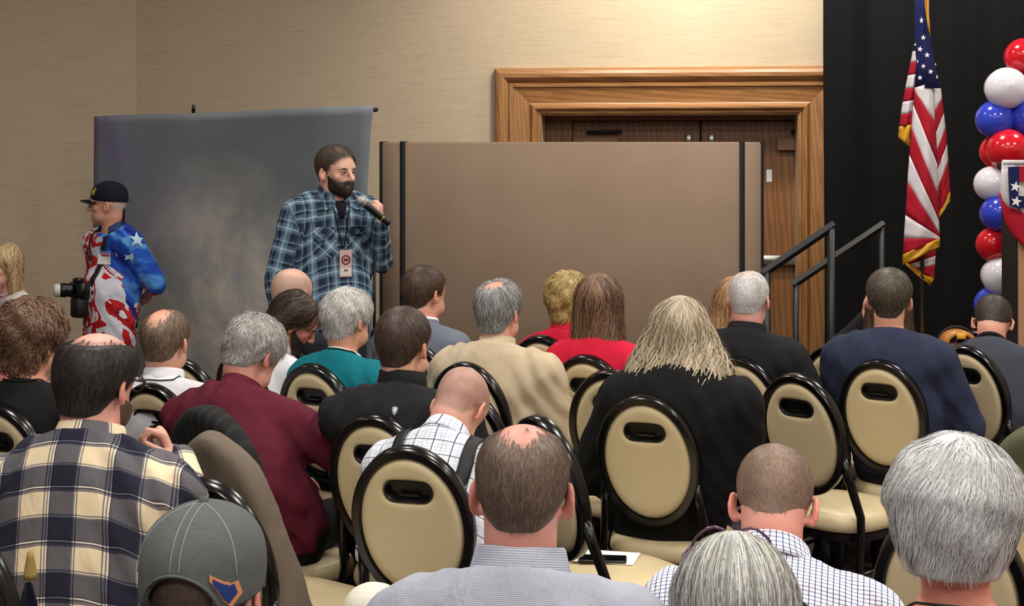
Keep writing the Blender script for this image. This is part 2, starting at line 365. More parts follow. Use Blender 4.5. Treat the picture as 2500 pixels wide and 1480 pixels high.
# ---------------------------------------------------------------- oval-backed banquet chairs
REC = math.radians(14); UB = Vector((0, -math.sin(REC), math.cos(REC))); NB = Vector((0, math.cos(REC), math.sin(REC))); LB = .475
BC = Vector((0, -.20, .515))+UB*(LB/2)
def bp(x, v, w): return Vector((x, 0, 0))+BC+UB*v+NB*w
AX, BX = .180, LB/2
def ring_mesh():
    b = MB(); n = 56; prof = [(-.028, -.016), (-.024, -.022), (-.004, -.022), (0, -.017), (0, .017), (-.004, .022), (-.024, .022), (-.028, .016)]; v = []
    for k in range(n):
        t = 2*math.pi*k/n
        for o, w in prof: v.append(bp((AX+o)*math.cos(t), (BX+o)*math.sin(t), w))
    m = len(prof); return b.add(v, [(k*m+j, ((k+1) % n)*m+j, ((k+1) % n)*m+(j+1) % m, k*m+(j+1) % m) for k in range(n) for j in range(m)])
SC, SA, SR = .112, .040, .027        # slot centre height, half straight, radius
def slot_r(t, grow=0):
    lo, hi = 0, .2; c, s = abs(math.cos(t)), math.sin(t)
    for _ in range(30):
        m = (lo+hi)/2; x, y = m*c, m*s; d = math.hypot(max(x-SA, 0), y)-SR-grow; lo, hi = (m, hi) if d < 0 else (lo, m)
    return lo
def ell_r(t, a, b):
    c, s = math.cos(t), math.sin(t); A_ = c*c/a/a+s*s/b/b; B_ = 2*SC*s/b/b; C_ = SC*SC/b/b-1; return (-B_+math.sqrt(B_*B_-4*A_*C_))/2/A_
def pad_mesh():
    b = MB(); n = 64; ts = [0, .02, .05, .1, .2, .35, .55, .72, .84, .92, .965, 1]
    for sgn in (-1, 1):
        v = []
        for k in range(n):
            t = 2*math.pi*(k+.5)/n; r0, r1 = slot_r(t, .004), ell_r(t, AX-.026, BX-.026)
            for q in ts:
                r = r0+(r1-r0)*q; e2 = 1-(1-min(1, (1-q)*(r1-r0)/.022))**2; e1 = 1-(1-min(1, q*(r1-r0)/.014))**2
                v.append(bp(r*math.cos(t), SC+r*math.sin(t), sgn*(.006+.020*e2*(.45+.55*e1))))
        m = len(ts); f = []
        for k in range(n):
            for j in range(m-1):
                q = (k*m+j, k*m+j+1, ((k+1) % n)*m+j+1, ((k+1) % n)*m+j); f.append(q if sgn > 0 else q[::-1])
        b.add(v, f)
    return b
def grip_mesh():
    b = MB(); n = 40
    for sgn in (-1, 1):
        prof = [(.007, .020), (.005, .0245), (.000, .0245), (-.004, .018), (-.005, .004)]; v = []
        for k in range(n):
            t = 2*math.pi*k/n
            for o, w in prof: r = slot_r(t, o); v.append(bp(r*math.cos(t), SC+r*math.sin(t), sgn*w))
        m = len(prof); f = []
        for k in range(n):
            for j in range(m-1):
                q = (k*m+j, k*m+j+1, ((k+1) % n)*m+j+1, ((k+1) % n)*m+j); f.append(q if sgn < 0 else q[::-1])
        f.append(tuple(k*m+m-1 for k in range(n)) if sgn > 0 else tuple(k*m+m-1 for k in range(n-1, -1, -1))); b.add(v, f)
    b.box(-.03, .03, BC.y+SC*UB.y-.012, BC.y+SC*UB.y-.006, BC.z+SC*UB.z-.02, BC.z+SC*UB.z-.012)
    return b
def seat_rings(rings, n=48, e=3.2):
    b = MB(); v = []
    for s, z in rings:
        for k in range(n):
            t = 2*math.pi*k/n; c, sn = math.cos(t), math.sin(t); r = (abs(c)**e+abs(sn)**e)**(-1/e)
            y = .213*s*r*sn; v.append((.208*s*r*c*(1+.10*y/.213), y+.01, z))
    m = len(rings); f = [(i*n+k, i*n+(k+1) % n, (i+1)*n+(k+1) % n, (i+1)*n+k) for i in range(m-1) for k in range(n)]
    f += [tuple(range(n-1, -1, -1)), tuple(range((m-1)*n, m*n))]; return b.add(v, f)
def make_chair():
    c = empty('banquet_chair')
    pad = pad_mesh().build('backrest', M['cream'], c); grip_mesh().build('handle_slot', M['blackplastic'], pad, sharp=50)
    ring_mesh().build('backrest_frame', M['blackmetal'], c, sharp=50)
    seat_rings([(.9, .378), (.97, .384), (1.0, .40), (1.0, .418), (.97, .438), (.9, .448), (.6, .455), (.25, .458)]).build('seat', M['cream'], c)
    seat_rings([(.86, .345), (.94, .348), (.95, .376), (.9, .380)]).build('seat_frame', M['blackmetal'], c, sharp=40)
    for k in (-1, 1):
        MB().tube([bp(k*.158, -.075, 0), bp(k*.168, -.16, .006), (k*.188, -.165, .45), (k*.196, -.175, .37), (k*.198, -.20, .18), (k*.20, -.235, .006)], [.017, .017, .016, .015, .014, .013], 10).build('leg', M['blackmetal'], c)
        MB().tube([(k*.195, .175, .37), (k*.2, .19, .2), (k*.203, .205, .006)], [.015, .014, .013], 10).build('leg', M['blackmetal'], c)
        MB().tube([(k*.197, -.19, .24), (k*.2, .185, .24)], .008, 8).build('stretcher', M['blackmetal'], c)
    return c
CHAIR0 = make_chair(); chair_used = []
TOPV = bp(0, BX, 0)
def chair(px, ytop, yaw, label, group=None):
    """placed by where the top of its oval back stands"""
    s = (ytop-HY)/(HC-TOPV.z); d = F/s; yr = -math.radians(yaw); c, sn = math.cos(yr), math.sin(yr); W = at(px, ytop, d)
    o = CHAIR0 if not chair_used else copy_tree(CHAIR0); chair_used.append(o)
    o.location = (W[0]+sn*TOPV.y, W[1]-c*TOPV.y, 0); o.rotation_euler = (0, 0, yr)
    tag(o, label, 'chair', group); return o
G = 'oval-backed banquet chairs in rows'
CH = {}
for k, a in dict(
    c1=(993, 1092, 16, 'banquet chair of the man in white checked shirt and black suspenders'),
    c2=(1308, 1016, 58, 'empty banquet chair with a phone and paper on its seat'),
    c3=(1571, 966, 22, 'banquet chair of the wavy blonde woman in black cardigan'),
    c4=(1940, 914, 44, 'empty banquet chair beside the blonde woman in black, seat showing clear'),
    c5=(2144, 880, 34, 'banquet chair of the man in the navy jacket'),
    c6=(2352, 845, 46, 'banquet chair of the man in grey sweater looking down'),
    c7=(1490, 905, 22, 'empty banquet chair between tan shirt man and blonde woman in black'),
    c8=(1428, 868, 30, 'banquet chair of the long brown-haired woman in red'),
    c9=(1318, 820, 30, 'banquet chair of the curly blonde woman in red jacket'),
    c10=(1132, 886, 32, 'banquet chair of the man in the tan shirt'),
    c10b=(1118, 945, 32, 'empty banquet chair just in front of the bald man with suspenders'),
    c11=(910, 1015, 24, 'banquet chair of the dark-haired man in black zip jacket'),
    c12=(757, 890, 30, 'banquet chair of the woman in teal sweater'),
    c13=(362, 938, 26, 'banquet chair of the balding man in white shirt'),
    c14=(432, 876, 24, 'empty banquet chair standing just beyond the balding man in white shirt'),
    c15=(-18, 985, 20, 'banquet chair of the curly brown-haired woman in black'),
    c16=(-118, 1252, 40, 'banquet chair of the big man in navy and cream plaid'),
    c17=(492, 1171, 28, 'banquet chair directly in front of the man in grey ball cap'),
    c18=(520, 1072, 38, 'banquet chair with a taupe coat over its back'),
    c19=(498, 1003, 38, 'banquet chair of the maroon shirt man with a black coat on its back'),
    c23=(1005, 838, 32, 'banquet chair of the man in the grey suit jacket'),
    c24=(574, 868, 46, 'banquet chair of the long-haired bearded man in white'),
    c17p=(1800, 873, 34, 'banquet chair of the white-haired man in black fleece'),
    c19p=(2040, 840, 30, 'empty banquet chair between the stage handrail and the navy jacket man'),
    c26=(2315, 1238, 24, 'empty banquet chair in front of the wavy grey-haired woman'),
    c21=(2592, 1140, 24, 'banquet chair at the row end near the olive jacket'),
    c22=(2560, 1052, 26, 'banquet chair with an olive jacket over its back')).items():
    CH[k] = chair(*a, G)
# ---------------------------------------------------------------- signed-distance modelling of bodies, hair and clothes
f32 = np.float32
def A(*v): return np.array(v, f32)
def ecap(p, a, b, ra, rb, n=None, flat=1.0):
    """tapered capsule a-b; flat squeezes it along n"""
    a = np.asarray(a, f32); b = np.asarray(b, f32); ab = b-a; L2 = max(float(ab@ab), 1e-9)
    q = p-a; t = np.clip(q@ab/L2, 0, 1)
    q = q-t[:, None]*ab
    if n is not None and flat != 1:
        n = np.asarray(n, f32); dn = q@n; q = q+dn[:, None]*n*(1/flat-1)
    d = np.sqrt(np.einsum('ij,ij->i', q, q))-(ra+(rb-ra)*t)
    return d*min(flat, 1.0)
def ell(p, c, r):
    q = p-np.asarray(c, f32); r = np.asarray(r, f32); a = q/r; b = a/r
    k0 = np.sqrt(np.einsum('ij,ij->i', a, a)); k1 = np.sqrt(np.einsum('ij,ij->i', b, b))+1e-6
    return np.where(k0 < .05, -float(r.min()), k0*(k0-1)/k1)
def smin(a, b, k):
    h = np.maximum(k-np.abs(a-b), 0)/k; return np.minimum(a, b)-h*h*k*.25
def smax(a, b, k): return -smin(-a, -b, k)
def rot(yaw=0, pitch=0, roll=0):
    """columns = local axes; yaw clockwise from above, pitch = nodding forward, roll = tilting to the own right (degrees)"""
    y, p, r = map(math.radians, (-yaw, -pitch, roll))
    return np.array(Matrix.Rotation(y, 3, 'Z')@Matrix.Rotation(p, 3, 'X')@Matrix.Rotation(r, 3, 'Y'), f32)
def axis_pts(lo, hi, base, bands):
    x = [lo]
    while x[-1] < hi:
        st = base
        for a, b, r in bands:
            if a-1e-6 <= x[-1] < b: st = min(st, r)
            elif x[-1] < a < x[-1]+st: st = max(a-x[-1], 1e-3)
        x.append(x[-1]+st)
    return np.array(x, f32)
def snet(f, lo, hi, base, fine=()):
    """naive surface nets of f<0 on a rectilinear grid; fine = [(lo3, hi3, res)] boxes refined along each axis"""
    ax = [axis_pts(lo[i], hi[i], base, [(a[i], b[i], r) for a, b, r in fine]) for i in range(3)]
    n = [len(a) for a in ax]; B = 5
    nb = [(k+B-1)//B for k in n]
    cen = []; half = []
    for i in range(3):
        s0 = np.arange(nb[i])*B; e0 = np.minimum(s0+B, n[i]-1)
        cen.append((ax[i][s0]+ax[i][e0])/2); half.append((ax[i][e0]-ax[i][s0])/2)
    G = np.stack(np.meshgrid(*cen, indexing='ij'), -1).reshape(-1, 3).astype(f32)
    Hh = np.stack(np.meshgrid(*half, indexing='ij'), -1).reshape(-1, 3); rad = np.sqrt((Hh**2).sum(1))
    d = f(G); act = (np.abs(d) < rad*1.35+.012).reshape(nb)
    sg = np.where(d < 0, -1.0, 1.0).astype(f32).reshape(nb)
    V = np.repeat(np.repeat(np.repeat(sg, B, 0), B, 1), B, 2)[:n[0], :n[1], :n[2]].copy()
    am = np.repeat(np.repeat(np.repeat(act, B, 0), B, 1), B, 2)[:n[0], :n[1], :n[2]]
    I = np.nonzero(am); P = np.stack([ax[i][I[i]] for i in range(3)], -1)
    out = np.empty(len(P), f32)
    for s in range(0, len(P), 150000): out[s:s+150000] = f(P[s:s+150000])
    V[I] = out
    S = V < 0
    c8 = np.zeros([k-1 for k in n], np.uint8)
    for dx in (0, 1):
        for dy in (0, 1):
            for dz in (0, 1): c8 += S[dx:n[0]-1+dx, dy:n[1]-1+dy, dz:n[2]-1+dz]
    C = np.nonzero((c8 > 0) & (c8 < 8)); m = len(C[0])
    idx = np.full(c8.shape, -1, np.int32); idx[C] = np.arange(m)
    pos = np.zeros((m, 3), f32); cnt = np.zeros(m, f32)
    off = [(a, b, c) for a in (0, 1) for b in (0, 1) for c in (0, 1)]
    cv = {o: V[C[0]+o[0], C[1]+o[1], C[2]+o[2]] for o in off}
    cp = [[ax[i][C[i]], ax[i][C[i]+1]] for i in range(3)]
    for o in off:
        for i in range(3):
            if o[i]: continue
            o2 = list(o); o2[i] = 1; o2 = tuple(o2); v0, v1 = cv[o], cv[o2]
            x = (v0 < 0) != (v1 < 0); t = np.where(x, v0/np.where(x, v0-v1, 1), 0)
            q = np.stack([cp[j][o[j]] if j != i else cp[j][0]+(cp[j][1]-cp[j][0])*t for j in range(3)], -1)
            pos += q*x[:, None]; cnt += x
    pos /= cnt[:, None]
    Q = []
    for i in range(3):
        j, k = (i+1) % 3, (i+2) % 3
        sl0 = [slice(None)]*3; sl1 = [slice(None)]*3
        sl0[i] = slice(0, n[i]-1); sl1[i] = slice(1, n[i])
        for q in (j, k):
            sl0[q] = slice(1, n[q]-1); sl1[q] = slice(1, n[q]-1)
        a, b = S[tuple(sl0)], S[tuple(sl1)]
        E = np.nonzero(a != b); ins = a[E]
        base_i = [None]*3; base_i[i] = E[i]; base_i[j] = E[j]+1; base_i[k] = E[k]+1
        def cell(dj, dk):
            z = list(base_i); z[j] = z[j]+dj; z[k] = z[k]+dk; return idx[z[0], z[1], z[2]]
        q4 = np.stack([cell(-1, -1), cell(0, -1), cell(0, 0), cell(-1, 0)], -1)
        q4[~ins] = q4[~ins][:, ::-1]; Q.append(q4)
    Q = np.concatenate(Q); Q = Q[(Q >= 0).all(1)]
    return pos, Q
def grad(f, p, h=.003):
    g = np.stack([f(p+A(h, 0, 0))-f(p-A(h, 0, 0)), f(p+A(0, h, 0))-f(p-A(0, h, 0)), f(p+A(0, 0, h))-f(p-A(0, 0, h))], -1)
    return g/(np.linalg.norm(g, axis=1, keepdims=True)+1e-9)
_K = RNG.normal(size=(7, 3)).astype(f32); _K /= np.linalg.norm(_K, axis=1, keepdims=True)
def wob(p, freq, seed=0):
    """smooth sum-of-sines noise, about -1..1"""
    s = 0
    for i in range(5):
        k = _K[(i+seed) % 7]*freq*(1+.37*i); s = s+np.sin(p@k+seed*1.7+i*2.1+1.3*np.sin(p@_K[(i+3+seed) % 7]*freq*.6))/(1+.35*i)
    return s/2.6
def march(f, o, dirv, far=.6, n=60):
    """project points o along dirv onto f=0"""
    o = np.asarray(o, f32).reshape(-1, 3); dv = np.asarray(dirv, f32); dv = dv/np.linalg.norm(dv); t = np.zeros(len(o), f32)
    for _ in range(n):
        d = f(o+t[:, None]*dv); t = np.minimum(t+np.clip(d, -.02, .05)*.8, 1.0)
    return o+t[:, None]*dv

# head, in its own frame: y forward, z up, centre at ear level, crown at z = .127, chin at z = -.1
def cranium(q): return smin(ell(q, (0, -.014, .046), (.0765, .098, .081)), ecap(q, (0, -.045, .0), (0, -.04, -.055), .056, .05), .03)
def head_sdf(q, jaw=1.0, nose=1.0, face=True, ear=1.0):
    d = cranium(q)
    d = smin(d, ecap(q, (0, .03, .03), (0, .036, -.05), .060, .047*jaw), .03)
    d = smin(d, ell(q, (0, .036, -.058), (.053*jaw, .052, .042)), .025)
    if face:
        d = smin(d, ecap(q, (0, .073, -.085), (0, .074, -.083), .019, .019), .02)
        d = smin(d, ecap(q, (-.034, .073, .031), (.034, .073, .031), .014, .014), .02)
        ax = q.copy(); ax[:, 0] = np.abs(ax[:, 0])
        d = smax(d, -ell(ax, (.031, .097, .010), (.0165, .014, .0085)), .012)
        d = smin(d, ell(ax, (.0305, .077, .0105), (.013, .013, .0115)), .003)
        d = smin(d, ell(ax, (.045, .058, -.012), (.017, .016, .014)), .02)
        d = smin(d, ecap(q, (0, .088, .024), (0, .109*nose, -.019), .0078, .0105), .011)
        d = smin(d, ell(ax, (.0105, .098, -.023), (.0085, .011, .007)), .006)
        lp = smin(ecap(q, (-.017, .083, -.047), (.017, .083, -.047), .0062, .0062), ecap(q, (-.015, .083, -.058), (.015, .083, -.058), .0066, .0066), .002)
        d = smin(d, lp, .006)
    if ear:
        ax = q.copy(); ax[:, 0] = np.abs(ax[:, 0])
        e = (ax-A(.0775*1, -.008, -.002)); c, s = math.cos(.35), math.sin(.35)
        e2 = np.stack([e[:, 0]*c-(-e[:, 1])*s, e[:, 1]*c-e[:, 0]*s, e[:, 2]-.12*e[:, 1]], -1)
        er = ell(e2, (.004*ear, -.004, 0), (.0075, .0195, .032)); er = smax(er, -ell(e2, (.012, .003, .005), (.009, .012, .020)), .004)
        er = smin(er, ecap(e2, (0, .004, -.022), (.002, .002, -.027), .0075, .006), .008)
        d = smin(d, er, .006)
    return d
def hand_sdf(q, side, curl=.5, spread=1.0, thumb=.3):
    """hand frame: y along the fingers, z out of the back of the hand; side=+1: thumb on +x"""
    x = q.copy(); x[:, 0] *= side
    d = ecap(x, (0, .012, 0), (.002, .072, 0), .030, .036, (0, 0, 1), .40)
    d = smin(d, ecap(x, (0, -.04, 0), (0, .01, 0), .026, .026, (0, 0, 1), .75), .02)
    for k, (bx, L, r) in enumerate(((.028, .066, .0088), (.0095, .076, .009), (-.0095, .070, .0086), (-.0275, .054, .0075))):
        c1 = curl*(1+.12*k); a = A(bx, .086-.004*abs(k-1), 0); sp = bx*spread*.25
        v1 = A(sp, math.cos(c1*.9), -math.sin(c1*.9)); b = a+v1*L*.5; c2 = c1*2.1
        v2 = A(sp, math.cos(c2), -math.sin(c2)); c = b+v2*L*.34; c3 = c1*2.9; e = c+A(sp, math.cos(c3), -math.sin(c3))*L*.26
        fd = np.minimum(np.minimum(ecap(x, a, b, r, r*.95), ecap(x, b, c, r*.95, r*.88)), ecap(x, c, e, r*.88, r*.75))
        d = smin(d, fd, .005)
    t0, t1 = A(.022, .02, -.004), A(.046, .05, -.012-.02*thumb); t2 = t1+A(.012-.03*thumb, .03, -.01-.018*thumb); 
    d = smin(d, smin(ecap(x, t0, t1, .013, .0105), ecap(x, t1, t2, .0105, .008), .004), .008)
    return d

def strands(hf, P, N, flow, n, length, width, steps, lift=(.0, .004), wave=(0, 30), jit=.25, pal=None, wid_tip=.25, grav=0.0, coh=0.0):
    """ribbons combed over the hair surface hf=0: P sample points, N their normals, flow(p)->direction"""
    i = RNG.integers(0, len(P), n); p = P[i].astype(f32); off = RNG.uniform(lift[0], lift[1], n).astype(f32)
    L = (length*RNG.uniform(.6, 1.25, n)).astype(f32); st = L/steps; ph = RNG.uniform(0, 6.28, n); fr = wave[1]*RNG.uniform(.75, 1.25, n)
    if coh:
        ph = (wob(p, coh, 5)*5+RNG.normal(0, .18, n)).astype(f32); fr = wave[1]*(1+RNG.normal(0, .05, n))
    rj = RNG.normal(size=(n, 3)).astype(f32)*jit; rows = []
    for k in range(steps+1):
        g = grad(hf, p); d = hf(p); p = p-g*((d-off*(k/steps))[:, None]*.9)
        f = flow(p)+rj+A(0, 0, -grav); f = f-g*np.einsum('ij,ij->i', f, g)[:, None]; f /= np.linalg.norm(f, axis=1, keepdims=True)+1e-9
        wa = wave[0]*(min(1.0, .25+1.3*k/steps) if coh else 1.0)
        sd = np.cross(f, g); q = p+sd*(wa*np.sin(ph+fr*k*st*6.28))[:, None]+g*(wa*.35*np.cos(ph+fr*k*st*6.28))[:, None]
        w = width*(1-(1-wid_tip)*(k/steps)**1.5)*.5
        rows.append(np.stack([q-sd*w, q+sd*w], 1)); p = p+f*st[:, None]
    R = np.stack(rows, 1)                            # n, steps+1, 2, 3
    V = R.reshape(-1, 3); b = (np.arange(n)*(steps+1)*2)[:, None, None]; kk = (np.arange(steps)*2)[None, :, None]
    q = np.array([[0, 1, 3, 2]])
    Q = (b[..., None]+kk[..., None]+q[None, None]).reshape(-1, 4)
    pal = np.array([lin(c) for c in pal]); c = pal[RNG.integers(0, len(pal), n)]*RNG.uniform(.8, 1.2, (n, 1))
    if coh: c = (pal.mean(0)*.6+c*.4)*(1+.22*wob(R[:, 0, 0], coh*2.2, 2)[:, None])
    Cc = np.repeat(c, (steps+1)*2, 0); return V, Q, np.clip(Cc, 0, 1)
# ---------------------------------------------------------------- hair
def sstep(x, a, b): t = np.clip((x-a)/(b-a), 0, 1); return t*t*(3-2*t)
def hair_funcs(h):
    st = h['style']; th = h.get('th', .01); L = h.get('L', .2); cr = A(*h.get('crown', (0, -.055, .12)))
    fy = h.get('front', .0); nz = h.get('nape', -.06); bald = h.get('bald'); lump = h.get('lump', 0); lf = h.get('lfreq', 70)
    def shell(q):
        tt = th*(h.get('side', .5)+(1-h.get('side', .5))*sstep(q[:, 2], -.05, .07))
        if bald is not None: tt = tt*(.12+.88*sstep(ell(q, bald[0], bald[1]), -.002, .03))
        d = cranium(q)-tt
        if st == 'long':
            w = h.get('wide', 1.0)
            b = ecap(q, (0, -.05, .03), (h.get('dx', 0), -.075+h.get('dy', 0), -L), .08, .095*w, (0, 1, 0), .42); d = smin(d, b, .04)
            for s in (-1, 1):
                d = smin(d, ecap(q, (s*.062, -.02, .04), (s*.085*w+h.get('dx', 0), -.03+h.get('sy', 0), -L*h.get('side_l', .85)), .034, .036*w), .03)
        if st == 'bob':
            d = smin(d, ecap(q, (0, -.035, .03), (0, -.045, -L), .086+th*.6, .062+th*.3), .03)
        if lump: d = d-lump*wob(q, lf, h.get('seed', 1))
        return d
    def region(q):
        y, z = q[:, 1], q[:, 2]; ax = np.abs(q[:, 0])
        r = (y-(.022+fy))-np.maximum(0, z-.02)*.8
        if st in ('short', 'curly'):
            zm = nz+np.clip((y+.055)/.06, 0, 1)*(h.get('ear_z', .01)-nz)
            zm = zm+sstep(ax, .03, .07)*h.get('vee', .012)*(y < 0)
            r = np.maximum(r, (zm-z)*.8)
        elif st == 'bob':
            r = np.maximum(r, (h.get('cutz', -L-.03)-z+.35*np.maximum(0, y+.02)*0)*.8)
        if bald is not None: r = np.maximum(r, -ell(q, bald[0], bald[1]))
        if h.get('top_cut') is not None: r = np.maximum(r, z-h['top_cut'])
        return r
    def full(q): return smax(shell(q), region(q), .008)
    def flow(p):
        v = p-cr; v[:, 2] *= .5; v = v/(np.linalg.norm(v, axis=1, keepdims=True)+1e-6)
        if st == 'long': v = v*A(1, .7, .4)+A(0, -.12, -h.get('fall', .9)); v[:, 0] *= np.where(p[:, 2] < .0, .15, 1)
        else: v = v+A(0, h.get('fwd', .0), -h.get('fall', .35))
        return v
    return shell, region, full, flow
def build_hair(h, Rh, hpos, hs, root, name='hair'):
    shell, region, full, flow = hair_funcs(h); L = h.get('L', .1)
    lo = A(-.17, -.2, -max(.12, L+.14) if h['style'] in ('long', 'bob') else -.12); hi = A(.17, .16, .2)
    V, Q = snet(full, lo, hi, h.get('res', .0075))
    pal = h['pal']; mean = np.mean([lin(c) for c in pal], 0)*.93
    nz = wob(V, 60, 2)[:, None]; C = np.clip(mean*(1+.22*nz), 0, 1)
    r = region(V); mg = -.001 if h['style'] not in ('short',) else -.001-.75*h.get('len', .025)*(V[:, 2] < .01)
    Ps = V[(r < mg) & (V[:, 2] > (h['cutz']+1.05*h.get('len', .1) if 'cutz' in h else -max(.12, L+.2)))]
    if h.get('bald') is not None:                    # thinning hair over the bald spot
        u = RNG.normal(size=(4000, 3)).astype(f32); u /= np.linalg.norm(u, axis=1, keepdims=True)
        b = march(cranium, A(0, -.014, .046)+u*.18, A(0, 0, -1)) if False else A(0, -.014, .046)+u*A(.0765, .098, .081)
        e_ = -ell(b, *h['bald']); b = b[(e_ > 0) & (RNG.random(len(b)) < np.exp(-e_/(.6*h.get('thin', .010))))]
        if len(b): Ps = np.concatenate([Ps, b[RNG.integers(0, len(b), max(1, int(len(Ps)*h.get('sparse', .04))))]])
    parts = [(V, Q, C)]
    if len(Ps) and h.get('n', 1500):
        parts.append(strands(shell, Ps, None, flow, h.get('n', 1500), h.get('len', .025), h.get('w', .0026), h.get('steps', 2),
                             h.get('lift', (.0005, .003)), h.get('wave', (0, 30)), h.get('jit', .25), pal, h.get('tip', .25), h.get('grav', 0), h.get('coh', 0)))
    VV = []; QQ = []; CC = []; n = 0
    for v, q, c in parts: VV.append(v); QQ.append(q+n); CC.append(c); n += len(v)
    V = np.concatenate(VV)*hs@Rh.T+hpos
    return mesh_np(name, V, np.concatenate(QQ), M['hair'], root, True, np.concatenate(CC))

# ---------------------------------------------------------------- people
SEAT = .45; PEOPLE = {}
EYE = None
def person(key, label, px, py, s, yaw, head=(0, 0, 0), lean=-.04, slump=.0, sh=.185, g=1.0, hs=1.0, skin=(222, 172, 148), hair=None,
           top=None, trousers='1c1d22', arms=None, stand=False, fine=.0088, face=False, jaw=1.0, nose=1.0, neck=.055, belly=0, sx=0.0,
           stub=None, group=None, syaw=0, ear=1.0, redtop=0, hand_res=.0150, low=-.100, thick=1.0, knee=None, on=None, seat_label=None, nk=-.128):
    yr = -math.radians(yaw); fwd = lean; c, sn = math.cos(yr), math.sin(yr)
    if on:                                          # sits on a chair that is already placed
        co = CH[on]; ca = co.rotation_euler.z; bk = .07-.15*max(0, g-1)-((top or {}).get('e', .01)-.012)*1.2; rx, ry = co.location.x+math.sin(ca)*bk, co.location.y-math.cos(ca)*bk
        for _ in range(6):
            d = ry+sn*sx+c*fwd; sx = max(-.14, min(.14, ((px-CX)/F*d-rx+sn*fwd)/c)) if abs(c) > .3 else 0
        W = at(px, py, d); s = F/d
    else: W = at(px, py, F/s); rx, ry = W[0]-(c*sx-sn*fwd), W[1]-(sn*sx+c*fwd)
    print('PERSON', key, 's=%.0f' % s, 'sx=%.3f' % sx, 'z=%.2f' % W[2], 'x=%.2f d=%.2f' % (W[0], W[1]))
    root = empty('person', (rx, ry, 0), yr)
    if not on and not stand and seat_label is not False:
        co = copy_tree(CHAIR0); co.location = (rx-sn*.09, ry+c*.09, 0); co.rotation_euler = (0, 0, yr); tag(co, seat_label or 'banquet chair of the '+label.split(' ', 1)[0], 'chair', G); CH[key] = co
    tag(root, label, 'person', group)
    hpos = A(sx, fwd, W[2]); Rh = rot(*head); Rn = rot(head[0]*.3, head[1]*.9, head[2]*.5)
    N = hpos+Rn@A(0, -.030, nk)*hs
    nd = hpos-N+Rn@A(0, -.005, 0); nd = nd/np.linalg.norm(nd)
    pel = A(0, 0, N[2]-.53) if stand else A(0, 0, SEAT+.10)
    ub = N+A(0, -.026-slump*.4, -.155); wst = (pel+ub)/2+A(0, -.012-slump, 0)
    Rs = rot(syaw, 0, 0); S = {k: N+Rs@A(k*sh, -.005, low) for k in (-1, 1)}
    E, Wr, HD, HN, CU, TH, SP = {}, {}, {}, {}, {}, {}, {}
    for k, nm in ((-1, 'L'), (1, 'R')):
        a = (arms or {}).get(nm, {})
        if stand: e0, w0, h0, n0 = (k*(sh+.075), S[k][1]-.03, S[k][2]-.30), (k*(sh+.09), S[k][1]+.08, S[k][2]-.55), (0, .25, -1), (k, 0, .2)
        else: e0, w0, h0, n0 = (k*(sh+.065), S[k][1]+.06, S[k][2]-.27), (k*.10, max(.26, S[k][1]+.24), SEAT+.20), (-k*.55, .8, -.15), (k*.25, .2, 1)
        E[k] = A(*a.get('E', e0)); Wr[k] = A(*a.get('W', w0)); HD[k] = A(*a.get('hd', h0)); HN[k] = A(*a.get('hn', n0))
        CU[k] = a.get('curl', .35); TH[k] = a.get('thumb', .3); SP[k] = a.get('spread', 1.0)
    Yx = A(0, 1, 0)
    def torso(p, e):
        d = ecap(p, pel, wst, .160*g+e, .152*g+e, Yx, .70)
        d = smin(d, ecap(p, wst, ub, .152*g+e, .160*g+e, Yx, .64), .08)
        if belly: d = smin(d, ell(p, wst+A(0, .075, -.04), (.15*g+e, .10*belly+e, .16)), .06)
        d = smin(d, ecap(p, S[-1]*.85+S[1]*.15, S[1]*.85+S[-1]*.15, .056+e, .056+e), .07)
        for k in (-1, 1): d = smin(d, ecap(p, N+A(0, -.002, -.022), S[k]*.85+N*.15+A(0, -.004, .0), .048*thick+e, .042*thick+e), .05)
        return d
    def arm(p, k, e, e2=None, upper_only=None):
        e2 = e if e2 is None else e2
        if upper_only:
            m = S[k]+(E[k]-S[k])*upper_only; return ecap(p, S[k], m, .054*g**.5+e, .05*g**.5+e2)
        return smin(ecap(p, S[k], E[k], .053*g**.5+e, .043*g**.5+e), ecap(p, E[k], Wr[k], .042*g**.5+e, .030+e2), .025)
    hx = {k: (A(k*.085, -.01 if stand else .03, pel[2]-.02)) for k in (-1, 1)}
    if stand: kn = {k: A(k*.10, .02, .50) for k in (-1, 1)}; an = {k: A(k*.11, -.02, .09) for k in (-1, 1)}
    else: kn = {k: A(k*.115, .46, SEAT+.055) for k in (-1, 1)}; an = {k: A(k*.12, .45, .09) for k in (-1, 1)}
    if knee:
        for k, v in knee.items(): kn[k], an[k] = A(*v[0]), A(*v[1])
    def legs(p, e):
        d = ecap(p, hx[-1], hx[1], .09+e, .09+e)
        for k in (-1, 1): d = smin(smin(d, ecap(p, hx[k], kn[k], .078+e, .056+e), .03), ecap(p, kn[k], an[k], .052+e, .036+e*1.6), .02)
        return d
    def head_l(p): return head_sdf((p-hpos)@Rh/hs, jaw, nose, face, ear)*hs
    hm = {}
    for k in (-1, 1):
        y = HD[k]/np.linalg.norm(HD[k]); z = HN[k]-y*(HN[k]@y); z /= np.linalg.norm(z); hm[k] = np.stack([np.cross(y, z), y, z], 1)
    nt = hpos+Rh@A(0, -.022, -.04)*hs
